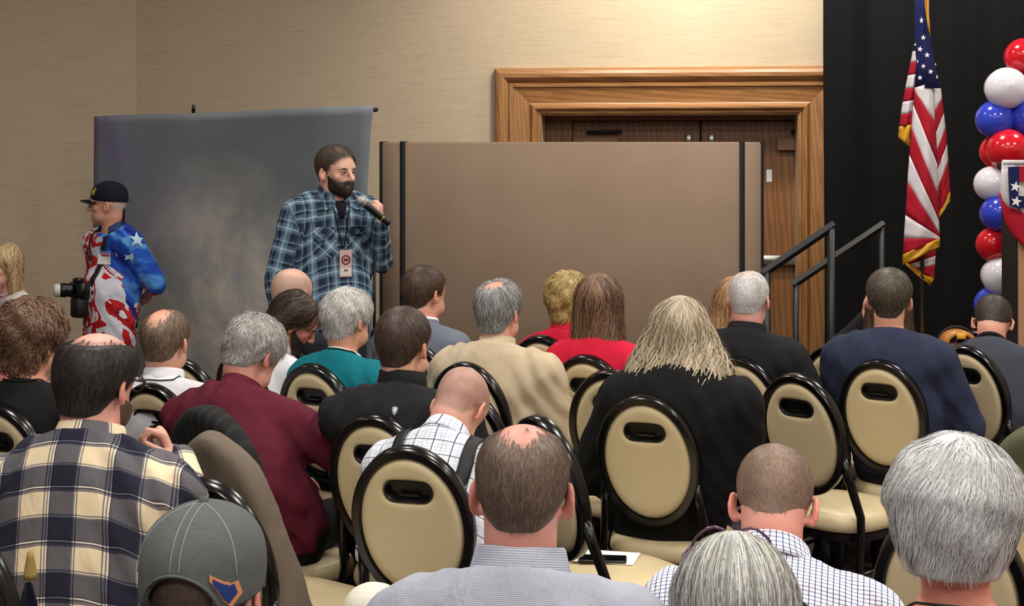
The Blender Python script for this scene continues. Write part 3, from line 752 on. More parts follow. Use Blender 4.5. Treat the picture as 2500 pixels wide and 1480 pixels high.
    def body(p):
        d = smin(head_l(p), ecap(p, N+A(0, .004, -.04), nt, neck*1.06, neck*.97), .03)
        t = smin(torso(p, -.014), legs(p, -.012), .02)
        for k in (-1, 1):
            t = smin(t, arm(p, k, -.010, -.004), .03)
            t = smin(t, hand_sdf((p-Wr[k])@hm[k], -k, CU[k], SP[k], TH[k]), .012)
            t = smin(t, ecap(p, an[k]+A(0, 0, -.03), an[k]+A(0, .1, -.05), .032, .03), .02)
        return smin(d, t, .03)
    allp = np.stack([hpos+A(0, 0, .14), pel, *S.values(), *E.values(), *Wr.values(), *kn.values(), *an.values(), *[Wr[k]+hm[k][:, 1]*.16 for k in (-1, 1)]])
    lo = allp.min(0)-A(.16, .30, .16)*max(1, g); hi = allp.max(0)+A(.16, .22, .16)*max(1, g); lo[2] = .005
    fb = [(hpos-A(.105, .13, .15), hpos+A(.105, .13, .14), fine)]
    for k in (-1, 1):
        hc = Wr[k]+hm[k][:, 1]*.07; fb.append((hc-.10, hc+.10, hand_res))
    V, Q = snet(body, lo, hi, .026, fb)
    q = (V-hpos)@Rh/hs; sk = np.array(lin(skin)); C = np.tile(sk, (len(V), 1))
    C *= (1+.07*wob(V, 45, 1)[:, None])
    red = np.array([1.05, .78, .74]); em = sstep(np.abs(q[:, 0]), .078, .09)*(np.abs(q[:, 2]) < .06)
    em = np.maximum(em, .55*sstep(-q[:, 2], .045, .09)*(q[:, 1] < .03)*(np.abs(q[:, 2]) < .25))
    C = C*(1-em[:, None])+C*red*em[:, None]
    if redtop:
        rm = redtop*sstep(.07-np.linalg.norm(q-A(0, -.02, .12), axis=1), 0, .04); C = C*(1-rm[:, None])+C*A(1.04, .66, .62)*rm[:, None]
    if face:
        lm = (np.abs(q[:, 0]) < .021) & (np.abs(q[:, 2]+.0525) < .0115) & (q[:, 1] > .078); C[lm] *= A(.86, .58, .58)
        ck = np.exp(-(((np.abs(q[:, 0])-.042)/.02)**2+((q[:, 2]+.02)/.022)**2))*(q[:, 1] > .03); C *= 1-ck[:, None]*A(0, .08, .08)
    if hair and hair.get('bald') is not None and not stub:      # hair thins out towards the bald spot
        e_ = -ell(q, *hair['bald']); m = np.where(e_ > 0, .8*np.exp(-np.maximum(e_, 0)/hair.get('thin', .010)), 0)*(np.abs(cranium(q)) < .012)*(.8+.3*wob(V, 160, 3))
        m = np.clip(m, 0, 1)[:, None]; C = C*(1-m)+np.mean([lin(x) for x in hair['pal']], 0)*m
    if stub:
        sh_, rg, _, _ = hair_funcs(stub); rv = rg(q); cs = np.abs(cranium(q)) < .012
        m = sstep(-rv, -.004, .014)*cs*stub.get('amt', .6)*(.88+.12*wob(V, 130, 3)); m = np.clip(m, 0, 1)[:, None]
        C = C*(1-m)+np.array(lin(stub['pal'][0]))*m
    mesh_np('body', V, Q, M['skin'], root, True, np.clip(C, 0, 1))
    if hair: build_hair(hair, Rh, hpos, hs, root)
    # clothes
    top = dict(top or {}); e = top.get('e', .010); slv = top.get('sleeve', 'long'); amp = top.get('wr', .0035); nh = top.get('neck', -.002)
    hem = pel[2]-(.13 if stand else .06)-top.get('hem', 0)
    ncut = nd+A(0, top.get('vneck', .30), 0); ncut = ncut/np.linalg.norm(ncut)
    def cloth(p):
        d = smax(torso(p, e), (p-N)@ncut-nh, .012)
        for k in (-1, 1): d = smin(d, arm(p, k, e+.004, e-.002, None if slv == 'long' else .95), .035)
        if stand: d = smin(d, ecap(p, pel, pel+A(0, 0, -.12), .165*g+e, .17*g+e, Yx, .72), .05)
        d = d+amp*(wob(p*A(1, 1, .7), 34, 4)+.6*wob(p, 75, 2))-top.get('fold', .0025)*np.sin((p[:, 2]*.8+np.abs(p[:, 0])*1.3)*70+3*wob(p, 14, 1))*sstep(np.abs(p[:, 0]), .06, .16)
        return smax(d, hem-p[:, 2], .01)
    V, Q = snet(cloth, lo, hi, top.get('res', .0125))
    dt = torso(V, e); uv = np.stack([V[:, 0], V[:, 2]+(-.9 if stand else .9)*V[:, 1], V[:, 1]], -1)
    for k in (-1, 1):
        for a, b, l0 in ((S[k], E[k], 0.0), (E[k], Wr[k], float(np.linalg.norm(E[k]-S[k])))):
            if slv != 'long' and l0: continue
            da = ecap(V, a, b, .05, .04); m = da < dt-.004
            axv = (b-a)/np.linalg.norm(b-a); rf = A(k, -.6, .2); rf = rf-axv*(rf@axv); rf /= np.linalg.norm(rf); r2 = np.cross(axv, rf)
            qv = V[m]-a; u = np.arctan2(qv@r2, qv@rf)*.055; uv[m] = np.stack([k*.23+u, S[k][2]-l0-qv@axv, u*0], -1); dt = np.minimum(dt, da)
    mesh_np(top.get('name', 'shirt'), V, Q, top['mat'], root, True, uv=uv)
    ctx = dict(root=root, hpos=hpos, Rh=Rh, N=N, nd=nd, S=S, E=E, W=Wr, hm=hm, cloth=cloth, body=body, head=head_l, neck=neck, hs=hs, pel=pel, Rs=Rs, sh=sh, loc=W)
    for cdef in top.get('collars', []): collar(ctx, **cdef)
    # trousers and shoes
    tr = lambda p: smax(smin(legs(p, .014), ecap(p, pel+A(0, 0, -.03), pel+A(0, 0, .04), .160*g+.004, .156*g+.002, Yx, .71), .03)+.003*wob(p, 30, 2), .075-p[:, 2], .01)
    V, Q = snet(tr, lo, hi, .027); mesh_np('trousers', V, Q, fabric(trousers), root)
    for k in (-1, 1):
        a = an[k]+A(0, -.03, -.045); b = an[k]+A(k*.01, .15, -.05)
        sf = lambda p: np.maximum(smin(ecap(p, a, b, .045, .042), ecap(p, an[k]+A(0, 0, .03), a, .045, .05), .03), .002-p[:, 2])
        V, Q = snet(sf, np.minimum(a, b)-.09, np.maximum(a, b)+.1, .024); mesh_np('shoe', V, Q, M['matteblack'], root)
    PEOPLE[key] = ctx
    return ctx
def collar(c, kind='shirt', mat=None, h=.042, r=.010, fall=.05, name='collar', drop=0.0, gap=.10, out=.016, point=.0):
    N, nd = c['N'], c['nd']; X = c['Rs']@A(1, 0, 0); X = X-nd*(X@nd); X /= np.linalg.norm(X); Fw = np.cross(nd, X)
    rx, ry = c['neck']+r, c['neck']+r+.004; cen = N+nd*(.000+drop)+Fw*.008; n = 40
    if kind == 'crew':
        pts = [cen+X*math.sin(t)*(rx+.004)+Fw*(-math.cos(t))*(ry+.006)+nd*(.012-.022*(1-math.cos(t))*.5) for t in np.linspace(0, 2*math.pi, 33)]
        return MB().tube(pts, h*.3, 8, False).build(name, mat, c['root'])
    rows, uv = [], []
    for i in range(n+1):
        t = 2*math.pi*(gap/2+(1-gap)*i/n)-math.pi            # -pi..pi, 0 = back
        d = X*math.sin(t)-Fw*math.cos(t); fr = max(0, (abs(t)-1.7)/1.3)   # towards the front
        hh = h*(1-.30*fr)-.020*fr; rr = lambda a: X*math.sin(t)*(rx+a)-Fw*math.cos(t)*(ry+a)
        if kind == 'shirt':
            prof = [(0, -.02-.02*fr), (0, hh-.004), (.003, hh), (.006, hh-.004), (out*.6, hh-fall*.6-.01*fr), (out+.010*fr, hh-fall-point*fr)]
        else:
            prof = [(-.001, -.03-.02*fr), (.001, hh*.6), (.003, hh), (.006, hh), (.009, hh*.5), (.012+out*.3, -.03-.02*fr)]
        rows.append([cen+rr(a)+nd*b for a, b in prof])
        L = 0
        for j, (a, b) in enumerate(prof):
            if j: L += math.hypot(a-prof[j-1][0], b-prof[j-1][1])
            uv.append((t*rx, 1.0+L, 0))
    b = MB().grid(rows); return b.build(name, mat, c['root'], solid=.0025, uv=uv)
def neckcord(c, mat, r=.0028, drop=.0, name='lanyard', z=.006, front=-.16):
    N, nd = c['N'], c['nd']; X = c['Rs']@A(1, 0, 0); X = X-nd*(X@nd); X /= np.linalg.norm(X); Fw = np.cross(nd, X)
    pts = []
    for t in np.linspace(-2.6, 2.6, 25):
        fr = max(0, (abs(t)-1.2)/1.4); p = N+nd*(z+drop)+X*math.sin(t)*(c['neck']+.022)-Fw*math.cos(t)*(c['neck']+.024+.03*fr)+A(0, 0, front*fr**1.5)
        for _ in range(6):
            f = float(np.minimum(c['cloth'](p[None]), c['body'](p[None]))[0])
            if f < r: p = p+grad(lambda q: np.minimum(c['cloth'](q), c['body'](q)), p[None])[0]*(r-f)
        pts.append(p)
    return MB().tube(pts, r, 6).build(name, mat, c['root'])
def march_c(f, o, dirv, tol=.022):
    o = np.asarray(o, f32).reshape(-1, 3); dv = np.asarray(dirv, f32); dv = dv/np.linalg.norm(dv); p = march(f, o, dv)
    t = (p-o)@dv; t = np.clip(t, np.median(t)-tol, np.median(t)+tol); return o+t[:, None]*dv
def on_cloth(c, pts, dirv, off=.003, tol=.10):
    f = c['cloth']; P = march_c(f, pts, dirv, tol); return P+grad(f, P)*off
def ribbon(c, pts, dirv, width, mat, name, off=.004, th=.003, tol=.10):
    """flat band laid on the garment; pts start outside it and are projected along dirv"""
    pts = np.asarray(pts, f32); tg = np.gradient(pts, axis=0); dv = np.asarray(dirv, f32); dv = dv/np.linalg.norm(dv)
    sd = np.cross(tg, dv); sd /= np.linalg.norm(sd, axis=1, keepdims=True)
    rows = [on_cloth(c, pts+sd*width*k, dv, off, tol) for k in (-.5, -.17, .17, .5)]
    return MB().grid([[r[i] for r in rows] for i in range(len(pts))]).build(name, mat, c['root'], solid=th)
def star_pts(r, r2=.39, a0=0): return [(math.sin(a0+math.pi*k/5)*(r if k % 2 == 0 else r*r2), math.cos(a0+math.pi*k/5)*(r if k % 2 == 0 else r*r2)) for k in range(10)]
def decal(c, centre, ux, uz, dirv, pts, mat, name, off=.003, th=.0015, f=None, bias=False):
    """flat outline laid on the surface"""
    cen = np.asarray(centre, f32); ux = np.asarray(ux, f32); uz = np.asarray(uz, f32)
    P = np.array([cen]+[cen+ux*a*.5+uz*b*.5 for a, b in pts]+[cen+ux*a+uz*b for a, b in pts], f32)
    P = march_c(f or c['cloth'], P, dirv)-np.asarray(dirv, f32)/np.linalg.norm(dirv)*off; n = len(pts)
    fc = [(0, 1+i, 1+(i+1) % n) for i in range(n)]+[(1+i, 1+n+i, 1+n+(i+1) % n, 1+(i+1) % n) for i in range(n)]
    return MB().add(P, fc).build(name, mat, c['root'], smooth=False, solid=th, uv=[((a+b)*.71, (a-b)*.71, 0) if bias else (a, b, 0) for a, b in zip(P[:, 0], P[:, 2])])
def glasses(c, mat, y=.105, z=.012, lens=True, w=.028, hh=.019, r=.0022, name='glasses', up=0.0, tmat=None):
    """frame in the head's frame"""
    Rh, hp, hs = c['Rh'], c['hpos'], c['hs']; T = lambda p: hp+Rh@(A(*p)*hs); b = MB()
    root = empty(name, (0, 0, 0), 0, c['root']); g = []
    for k in (-1, 1):
        ring = [T((k*.034+w*math.cos(t), y-.012*abs(math.cos(t)*k*.5+.5), z+hh*math.sin(t))) for t in np.linspace(0, 2*math.pi, 17)]
        b.tube(ring, r, 6, False)
        b.tube([T((k*(.034+w), y-.012, z+.006)), T((k*.077, y-.03, z+.008)), T((k*.083, .0, z+.014)), T((k*.083, -.02, z-.008))], r, 6)
    b.tube([T((-.008, y, z+.004)), T((0, y+.003, z+.006)), T((.008, y, z+.004))], r, 6)
    b.build('glasses_frame', mat, root)
    return root
# ---------------------------------------------------------------- everyone in the room
GREY = ['b9b7b2', 'cfcdc8', '9a9894', 'dedcd8', '84827e']; BROWN = ['4a3628', '5a4332', '3b2b20', '6a5140']; DARK = ['2a2320', '3a302a', '1f1a18', '463a32']
WHITE = ['e2e0dc', 'f0efec', 'c8c6c2', 'b4b2ae']; BLOND = ['c9ac78', 'dcc79a', 'a98b58', 'e6d8b4', '8f7448']; ASH = ['8f8a82', 'a8a29a', '77726a', '5c5750']
P = person
SEATED = 'audience seated on the banquet chairs'
M['cord'] = plain('black_cord', (12, 12, 14), .7)
def sh_col(m, **k): return [dict(dict(kind='shirt', mat=m), **k)]

# --- speaker: blue plaid shirt, beard, microphone
blue = plaid('blue_grey_plaid', .105, [(0, '232c42'), (.26, '6d8ca0'), (.40, 'a6c0cc'), (.50, '5a7890'), (.64, '20283c'), (.80, '86a2b2'), (.86, '39485e')],
             .105, [(0, '222a40'), (.26, '67869a'), (.40, 'b4ccd4'), (.50, '58768c'), (.64, '222b40'), (.80, '90acba'), (.86, '3a4a60')], rough=.9)
c = P('speaker', 'bearded man standing in blue plaid shirt and lanyard, holding a microphone', 822, 424, 478, 148, (-16, 4, 0), lean=.03, nk=-.098, slump=.0, sh=.206, g=1.05, hs=1.05,
      skin=(226, 178, 156), stand=True, fine=.0034, face=True, nose=1.08, jaw=.97, hand_res=.0042, neck=.058,
      hair=dict(style='short', th=.015, side=.22, pal=['4a3d32', '57493d', '3a2f27', '6a5c4e'], n=5000, len=.028, w=.0014, fwd=.9, fall=.05, nape=-.06, ear_z=.0, front=-.012, res=.005),
      top=dict(mat=blue, e=.016, name='plaid_shirt', wr=.004, fold=.004, hem=.12, neck=.004, res=.010, collars=[dict(kind='shirt', mat=blue, h=.035, fall=.055, gap=.30, out=.03, point=.03, r=.012)]),
      trousers='20242c',
      arms=dict(L=dict(E=(-.258, .0, 1.245), W=(-.174, .174, 1.445), hd=(.20, .30, .85), hn=(-.55, .75, .1), curl=.85, thumb=.9),
                R=dict(E=(.30, -.03, 1.17), W=(.315, .03, .93))))
Rh, hp, rt = c['Rh'], c['hpos'], c['root']
def hloc(p, c=None): c = c or PEOPLE['speaker']; return c['hpos']+c['Rh']@(A(*p)*c['hs'])
def beard_fn(q):
    d = head_sdf(q, 1.0, 1.0, True, 0)-.0065
    ax = np.abs(q[:, 0]); y, z = q[:, 1], q[:, 2]
    top_ = z-(-.030+.55*np.maximum(0, .045-y)-.30*np.maximum(0, y-.045))      # cheek line
    mous = np.maximum(np.maximum(z+.036, -.047-z), ax-.026)
    r = np.minimum(np.maximum(np.maximum(top_, -(y-.006)), z-.012), np.maximum(mous, .06-y))
    lips = ell(q, (0, .09, -.0525), (.020, .02, .0085)); r = np.maximum(r, -lips); r = np.maximum(r, -.13-z)
    return smax(d, r, .004)
Vb, Qb = snet(beard_fn, A(-.1, -.02, -.14), A(.1, .13, .04), .004)
col = np.array(lin('2c211b'))*(1+.25*wob(Vb, 90, 2)[:, None])
bs = strands(lambda q: head_sdf(q, 1, 1, True, 0)-.006, Vb[Vb[:, 2] < -.012], None, lambda p: A(0, .25, -1)+p*0, 1500, .013, .0018, 2, (.0, .003), pal=['2a1f19', '3a2c22', '4a392c', '211813'])
mesh_np('beard', np.concatenate([Vb, bs[0]])*c['hs']@Rh.T+hp, np.concatenate([Qb, bs[1]+len(Vb)]), M['hair'], rt, True, np.clip(np.concatenate([col, bs[2]]), 0, 1))
def eyes(c, brow=('2b211b',), z=.0105, brow_w=.0058, sx=1):
    for k in (-1, 1):
        o = c['hpos']+c['Rh']@(A(k*.0305, .0785, z)*c['hs']); b = MB()
        Vs, Fs = [], []
        nu, nv = 16, 10
        for i in range(nv+1):
            th = math.pi*i/nv
            for j in range(nu): Vs.append((math.sin(th)*math.cos(2*math.pi*j/nu)*.0122, math.cos(th)*.0122, math.sin(th)*math.sin(2*math.pi*j/nu)*.0078))
        Vs = np.array(Vs, f32); Fs = [(i*nu+j, i*nu+(j+1) % nu, (i+1)*nu+(j+1) % nu, (i+1)*nu+j) for i in range(nv) for j in range(nu)]
        rr_ = np.hypot(Vs[:, 0], Vs[:, 2]); cc = np.where(((rr_ < .0066) & (Vs[:, 1] > 0))[:, None], np.array(lin('2a1d16')), np.array(lin('bdb0a8')))
        mesh_np('eye', Vs@c['Rh'].T+o, np.array(Fs)[:, ::-1], M['skin'], c['root'], True, cc)
        bpnt = [c['hpos']+c['Rh']@(A(k*x, y, zz)*c['hs']) for x, y, zz in ((.011, .0905, .0255), (.024, .0925, .0290), (.038, .0885, .0305), (.052, .0760, .0250))]
        MB().tube(bpnt, [.0035, brow_w, brow_w, .002], 8, flat=.6).build('eyebrow', plain('brow_'+brow[0], brow[0], .8), c['root'])
        lid = [c['hpos']+c['Rh']@(A(k*x, y, zz)*c['hs']) for x, y, zz in ((.0175, .0870, z+.0005), (.024, .0908, z+.0048), (.032, .0912, z+.0056), (.040, .0865, z+.0042), (.044, .080, z))]
        MB().tube(lid, .0022, 6).build('eyelid', plain('lid_'+brow[0], '6a4438', .6), c['root'])
eyes(c)
# undershirt, pocket flaps, lanyard and badge
und = on_cloth(c, [(x, .3, z) for z in (1.575, 1.54, 1.51, 1.47) for x in (-.045*(z-1.43)/.15, 0, .045*(z-1.43)/.15)], (0, -1, 0), .004)
MB().grid([[und[i*3+j] for j in range(3)] for i in range(4)]).build('undershirt', fabric((22, 22, 34)), rt, solid=.003)
for sx_ in (-1, 1):
    cc = sx_*.092
    decal(c, (cc, .3, 1.405), (1, 0, 0), (0, 0, 1), (0, -1, 0), [(-.056, .022), (.056, .022), (.056, -.006), (.03, -.022), (0, -.028), (-.03, -.022), (-.056, -.006)], blue, 'pocket_flap', .006, .004, bias=True)
    decal(c, (cc, .3, 1.34), (1, 0, 0), (0, 0, 1), (0, -1, 0), [(-.054, .05), (.054, .05), (.054, -.05), (.03, -.066), (-.03, -.066), (-.054, -.05)], blue, 'chest_pocket', .002, .002, bias=True)
    btn = on_cloth(c, [(cc, .3, 1.392)], (0, -1, 0), .009)[0]
for sx_ in (-1, 1):
    decal(c, (sx_*.060, .3, 1.548), (sx_, 0, 0), (0, 0, 1), (0, -1, 0), [(-.030, .050), (.012, .055), (.040, .012), (.030, -.038), (-.012, -.016), (-.040, -.070)], blue, 'collar_flap', .009, .004)
zs = np.linspace(1.59, 1.325, 14)
for sx_ in (-1, 1):
    pts = [(sx_*(.058-.052*min(1, (1.59-z)/.26)), .3, z) for z in zs]
    pp = on_cloth(c, pts, (0, -1, 0), .006)
    back = [c['N']+A(sx_*.05, -.055, .02), c['N']+A(sx_*.07, -.01, .03), c['N']+A(sx_*.068, .03, .012)]
    MB().tube([*back, *pp], .0038, 6).build('lanyard', M['cord'], rt)
bp_ = on_cloth(c, [(0, .3, 1.31), (0, .3, 1.20)], (0, -1, 0), .012)
by = float(bp_[:, 1].max())
bdg = empty('badge', (0, by, 1.25), 0, rt)
MB().tube([(0, 0, .062), (0, 0, .078)], .004, 8).build('badge_clip', M['silver'], bdg)
MB().box(-.034, .034, -.0015, .0015, -.075, .062, .001).build('badge_card', plain('badge_print', (205, 176, 168), .5), bdg, smooth=False)
MB().box(-.031, .031, .0016, .0022, -.068, -.028).build('name_strip', plain('badge_name', (226, 214, 208), .5), bdg, smooth=False)
MB().lathe([(.025, .0022), (.025, .003), (.018, .003), (.018, .0022)], 20, Matrix.Translation((0, 0, .012))@Matrix.Rotation(-math.pi/2, 4, 'X')).build('badge_emblem', plain('badge_maroon', (96, 24, 44), .5), bdg)
MB().box(-.012, .012, .0016, .0026, .004, .02).build('badge_emblem', plain('badge_maroon2', (110, 40, 56), .5), bdg, smooth=False)
for i in range(3): MB().box(-.010+i*.0072, -.005+i*.0072, .0022, .0028, -.046, -.036).build('badge_print', plain('badge_ink', (40, 30, 36), .5), bdg, smooth=False)

# --- photographer in star-spangled shirt and navy cap
ft = NT('star_spangled_print', .7, 0, .3); av = ft.attr('uvw').outputs['Vector']; sp = ft.n('ShaderNodeSeparateXYZ'); ft.l(av, sp.inputs[0])
n1 = ft.noise(av, 5, 3, .55, 1.0); n2 = ft.noise(av, 6, 3, .5, 1.4); n3 = ft.noise(av, 7, 3, .6, .5)
bl_ = ft.ramp(n1.outputs[0], [(.28, lin4((12, 20, 70))), (.42, lin4((24, 48, 150))), (.55, lin4((40, 96, 205))), (.66, lin4((96, 168, 226)))])
rd = ft.ramp(n2.outputs[0], [(.34, lin4((225, 226, 236))), (.44, lin4((236, 236, 240))), (.47, lin4((196, 30, 36))), (.56, lin4((150, 24, 44))), (.60, lin4((238, 238, 242))), (.68, lin4((20, 28, 80)))], 'CONSTANT')
msk = ft.math('GREATER_THAN', ft.math('ADD', ft.math('MULTIPLY', sp.outputs[0], 4.2), ft.math('ADD', ft.math('MULTIPLY', ft.math('SUBTRACT', 1.20, sp.outputs[1]), 2.2), ft.math('MULTIPLY', ft.math('SUBTRACT', n3.outputs[0], .5), 2.6))), -.22)
ft.col(ft.mix(msk, bl_, rd)); wn = ft.noise(ft.coord(), 14, 3, .5, .8); ft.bump(wn.outputs[0], .4, .02)
c = P('photog', 'older man standing in red white and blue star-print shirt and navy cap with camera', 262, 503, 412, -140, (46, 2, 0), lean=.02, slump=.0, sh=.19, g=.98, belly=.95,
      skin=(216, 160, 136), stand=True, fine=.0045, face=True, nose=1.05, hand_res=.008, hair=dict(style='short', th=.003, pal=['d8c0ae', 'e4d2c4', 'c8ae9c'], n=500, len=.012, top_cut=.035, nape=-.04),
      top=dict(mat=ft.m, e=.018, sleeve='short', name='star_print_shirt', neck=.0, hem=.10, collars=[dict(kind='shirt', mat=plain('collar_blue', (30, 44, 100), .7), h=.03, fall=.05, gap=.24, out=.028, point=.02, r=.014)]),
      trousers='181a26', arms=dict(L=dict(E=(-.27, -.13, 1.02), W=(-.06, -.20, .93), hd=(1, -.1, -.1), hn=(0, -1, 0)), R=dict(E=(.27, -.13, 1.02), W=(.06, -.21, .95), hd=(-1, -.1, -.1), hn=(0, -1, 0))))
eyes(c, ('b8a898',)); rt = c['root']
glasses(c, plain('thin_gold_wire', (150, 120, 80), .3, .8), w=.024, hh=.017, r=.0012)
def cap(c, mat, brim=True, z0=.022, e=.012, tilt=0.0, notch=False, name='ball_cap', bm=None, res=.005):
    Rh, hp, hs = c['Rh'], c['hpos'], c['hs']
    def dome(q):
        d = cranium(q)-e-.010*sstep(q[:, 2], .04, .13); inner = cranium(q)-e+.010
        cut = (z0+tilt*q[:, 1])-q[:, 2]
        if notch: cut = np.maximum(cut, -(np.sqrt(q[:, 0]**2+((q[:, 2]-z0+.012)*1.0)**2)-.056)*np.where(q[:, 1] < 0, 1, -100)*1.0) if False else np.where(q[:, 1] < -.02, np.maximum(cut, .054-np.sqrt(q[:, 0]**2+((q[:, 2]-z0+.010)*.95)**2)), cut)
        return smax(smax(d, -inner, .003), cut*.9, .003)
    V, Q = snet(dome, A(-.12, -.15, -.03), A(.12, .14, .18), res); 
    o = mesh_np(name, V*hs@Rh.T+hp, Q, mat, c['root'])
    if brim:
        rows = []
        for i in range(9):
            t = i/8; r = []
            for j in range(15):
                a = (j/14-.5)*2; x = a*.072*(1-.12*t*t); y0 = .092*math.sqrt(max(0, 1-(a*.80)**2))-.012; y = y0+t*.078*math.sqrt(max(.02, 1-(a*.86)**2)); z = z0+tilt*y+.004-.016*a*a-t*.012
                r.append(hp+Rh@(A(x, y, z)*hs))
            rows.append(r)
        MB().grid(rows).build('brim', bm or mat, o, solid=.004)
    return o, dome
navy = fabric((16, 18, 34))
cp, dome = cap(c, navy, True, .030, .012, .10)
# gold emblem on the cap front
Rh, hp = c['Rh'], c['hpos']; capf = lambda p: dome((p-hp)@Rh)
for k, (ex, ez, er, rr2) in enumerate(((-.015, .092, .022, .30), (.004, .075, .018, .34))):
    dirv = Rh@A(.75, -.75, -.35); decal(c, hp+Rh@(A(ex*.8-.045, .062, ez)-A(.75, -.75, -.35)*.15), Rh@A(.7, .7, 0), Rh@A(0, -.2, 1), dirv, star_pts(er*1.15, rr2, .4*k), plain('cap_gold', (190, 176, 60), .5), 'cap_emblem', .002, .002, f=capf)
# name tag, stars on the shirt
decal(c, (-.07, .35, 1.19), (1, 0, 0), (0, 0, 1), (0, -1, 0), [(-.045, .038), (.045, .038), (.045, -.038), (-.045, -.038)], M['white'], 'name_tag', .012, .002)
decal(c, (-.07, .36, 1.205), (1, 0, 0), (0, 0, 1), (0, -1, 0), [(-.043, .006), (.043, .006), (.043, -.006), (-.043, -.006)], plain('tag_red', (200, 70, 80), .6), 'name_tag_stripe', .0145, .001)
decal(c, (-.07, .36, 1.222), (1, 0, 0), (0, 0, 1), (0, -1, 0), [(-.043, .006), (.043, .006), (.043, -.006), (-.043, -.006)], plain('tag_blue', (110, 140, 210), .6), 'name_tag_stripe', .0145, .001)
for (x, y, z, rr_, dv, ux) in ((-.5, .0, 1.30, .048, (1, 0, 0), (0, -1, 0)), (-.5, .03, 1.20, .026, (1, 0, 0), (0, -1, 0)), (-.30, .30, 1.42, .034, (.6, -1, 0), (.85, .5, 0)), (-.15, .35, 1.21, .016, (0, -1, 0), (1, 0, 0)), (-.30, .25, .98, .016, (.7, -.7, 0), (.7, .7, 0)), (-.33, .25, 1.08, .014, (.7, -.7, 0), (.7, .7, 0)), (.13, .35, 1.44, .012, (0, -1, 0), (1, 0, 0)), (.15, .35, 1.36, .010, (0, -1, 0), (1, 0, 0))):
    decal(c, (x, y, z), ux, (0, 0, 1), dv, star_pts(rr_, .42, .15), plain('pale_star', (190, 222, 232), .7), 'printed_star', .003, .001)

# --- seated audience, front rows first
def seat_p(key, label, *a, **k): return P(key, label, *a, group=SEATED, **k)
seat_p('farblonde', 'blonde woman in white top at the wall, turned towards the room', 8, 655, 430, -128, (-12, 6, 0), seat_label='banquet chair of the blonde woman in white at the wall', sh=.165, g=.85, face=True, fine=.0055, skin=(224, 164, 146),
       hair=dict(style='long', L=.24, th=.012, pal=['b89a6c', 'c8ac80', '9a7c52', 'd6c096'], n=900, len=.26, w=.005, steps=8, wave=(.003, 14), lift=(.0, .01), wide=.95, sy=.02, res=.009),
       top=dict(mat=fabric((214, 208, 200)), collars=[dict(kind='crew', mat=fabric((214, 208, 200)), h=.02)]), trousers='30343c', neck=.046)
eyes(PEOPLE['farblonde'], ('8a6a4a',))
seat_p('edgeblonde', 'blonde woman in red and white top at the wall side', -52, 728, 500, 30, (20, 5, 0), seat_label='banquet chair of the blonde woman in red and white', sh=.165, g=.9,
       hair=dict(style='long', L=.2, th=.014, pal=['d0b688', 'e0cba0', 'b4966a'], n=700, len=.24, w=.005, steps=7, wave=(.003, 14), lift=(.0, .01), res=.009),
       top=dict(mat=plaid('red_white_blocks', .16, [(0, 'f0eeec'), (.5, 'e8e4e2')], .22, [(0, 'd84a4c'), (.45, 'f2f0ee')], 'MIX', .8)), trousers='2a2c34', neck=.046)
seat_p('bald9', 'bald man in dark suit seated before the speaker', 715, 726, 518, 22, (10, 0, 0), hs=1.08, seat_label='banquet chair of the bald man in dark suit', skin=(214, 170, 150), stub=dict(style='short', pal=['8a7a70'], amt=.45, bald=((0, .02, .12), (.07, .10, .07))),
       top=dict(mat=fabric((30, 32, 40)), name='suit_jacket', collars=[dict(kind='stand', mat=fabric((30, 32, 40)), h=.03)]))
seat_p('greysuit', 'dark-haired bearded man in grey suit jacket seated in the front row', 1040, 722, 556, 30, (16, 0, -2), on='c23', skin=(218, 164, 138),
       hair=dict(style='short', th=.012, pal=['4a382c', '3a2b22', '5c4838'], n=2600, len=.024, fwd=.2, nape=-.055),
       top=dict(mat=fabric((112, 118, 132)), name='suit_jacket', sleeve='long', e=.016, collars=[dict(kind='shirt', mat=fabric((112, 118, 132)), h=.026, fall=.05, out=.022), dict(kind='stand', mat=fabric((225, 225, 228)), h=.036, r=.004)]))
seat_p('curlyred', 'curly short-haired blonde woman in red jacket seated in the front row', 1388, 742, 545, 24, (6, 6, 0), on='c9', sh=.165, g=.92, neck=.048, skin=(214, 160, 134),
       hair=dict(style='curly', th=.026, side=.55, lump=.007, lfreq=95, pal=['a48a4e', 'bfa566', '7d6636', 'd4bd80'], n=1800, len=.05, w=.005, steps=5, wave=(.007, 24), coh=55, lift=(.001, .008), jit=.25, nape=-.065, ear_z=-.03, front=.01),
       top=dict(mat=fabric((205, 28, 58)), name='jacket', collars=[dict(kind='stand', mat=fabric((205, 28, 58)), h=.045, r=.014)]))
seat_p('redlong', 'woman with long straight brown hair in bright red top', 1468, 750, 592, 24, (2, 2, 0), on='c8', sh=.172, g=.98, neck=.048,
       hair=dict(style='long', L=.235, th=.014, pal=['7a5a44', '8c6a52', '5c4232', '9c7a60', '4c3628'], n=2600, len=.26, w=.003, steps=9, wave=(.0015, 7), lift=(.0, .012), wide=1.0, dx=.0, side_l=.75, fall=1.0, res=.008),
       top=dict(mat=fabric((206, 26, 58)), collars=[dict(kind='crew', mat=fabric((206, 26, 58)), h=.02)]))
seat_p('hidden18', 'woman with light brown hair seated beyond the white-haired man in black fleece', 1800, 752, 535, 15, (12, 8, 0), seat_label='banquet chair of the light brown-haired woman beyond the fleece jacket', sh=.165, g=.9, neck=.048,
       hair=dict(style='long', L=.20, th=.014, pal=['9a7450', 'b08a62', 'c8a678', '84603e'], n=900, len=.24, w=.0045, steps=8, wave=(.003, 10), lift=(0, .01), wide=1.25, side_l=.8, res=.009),
       top=dict(mat=fabric((60, 46, 44))))
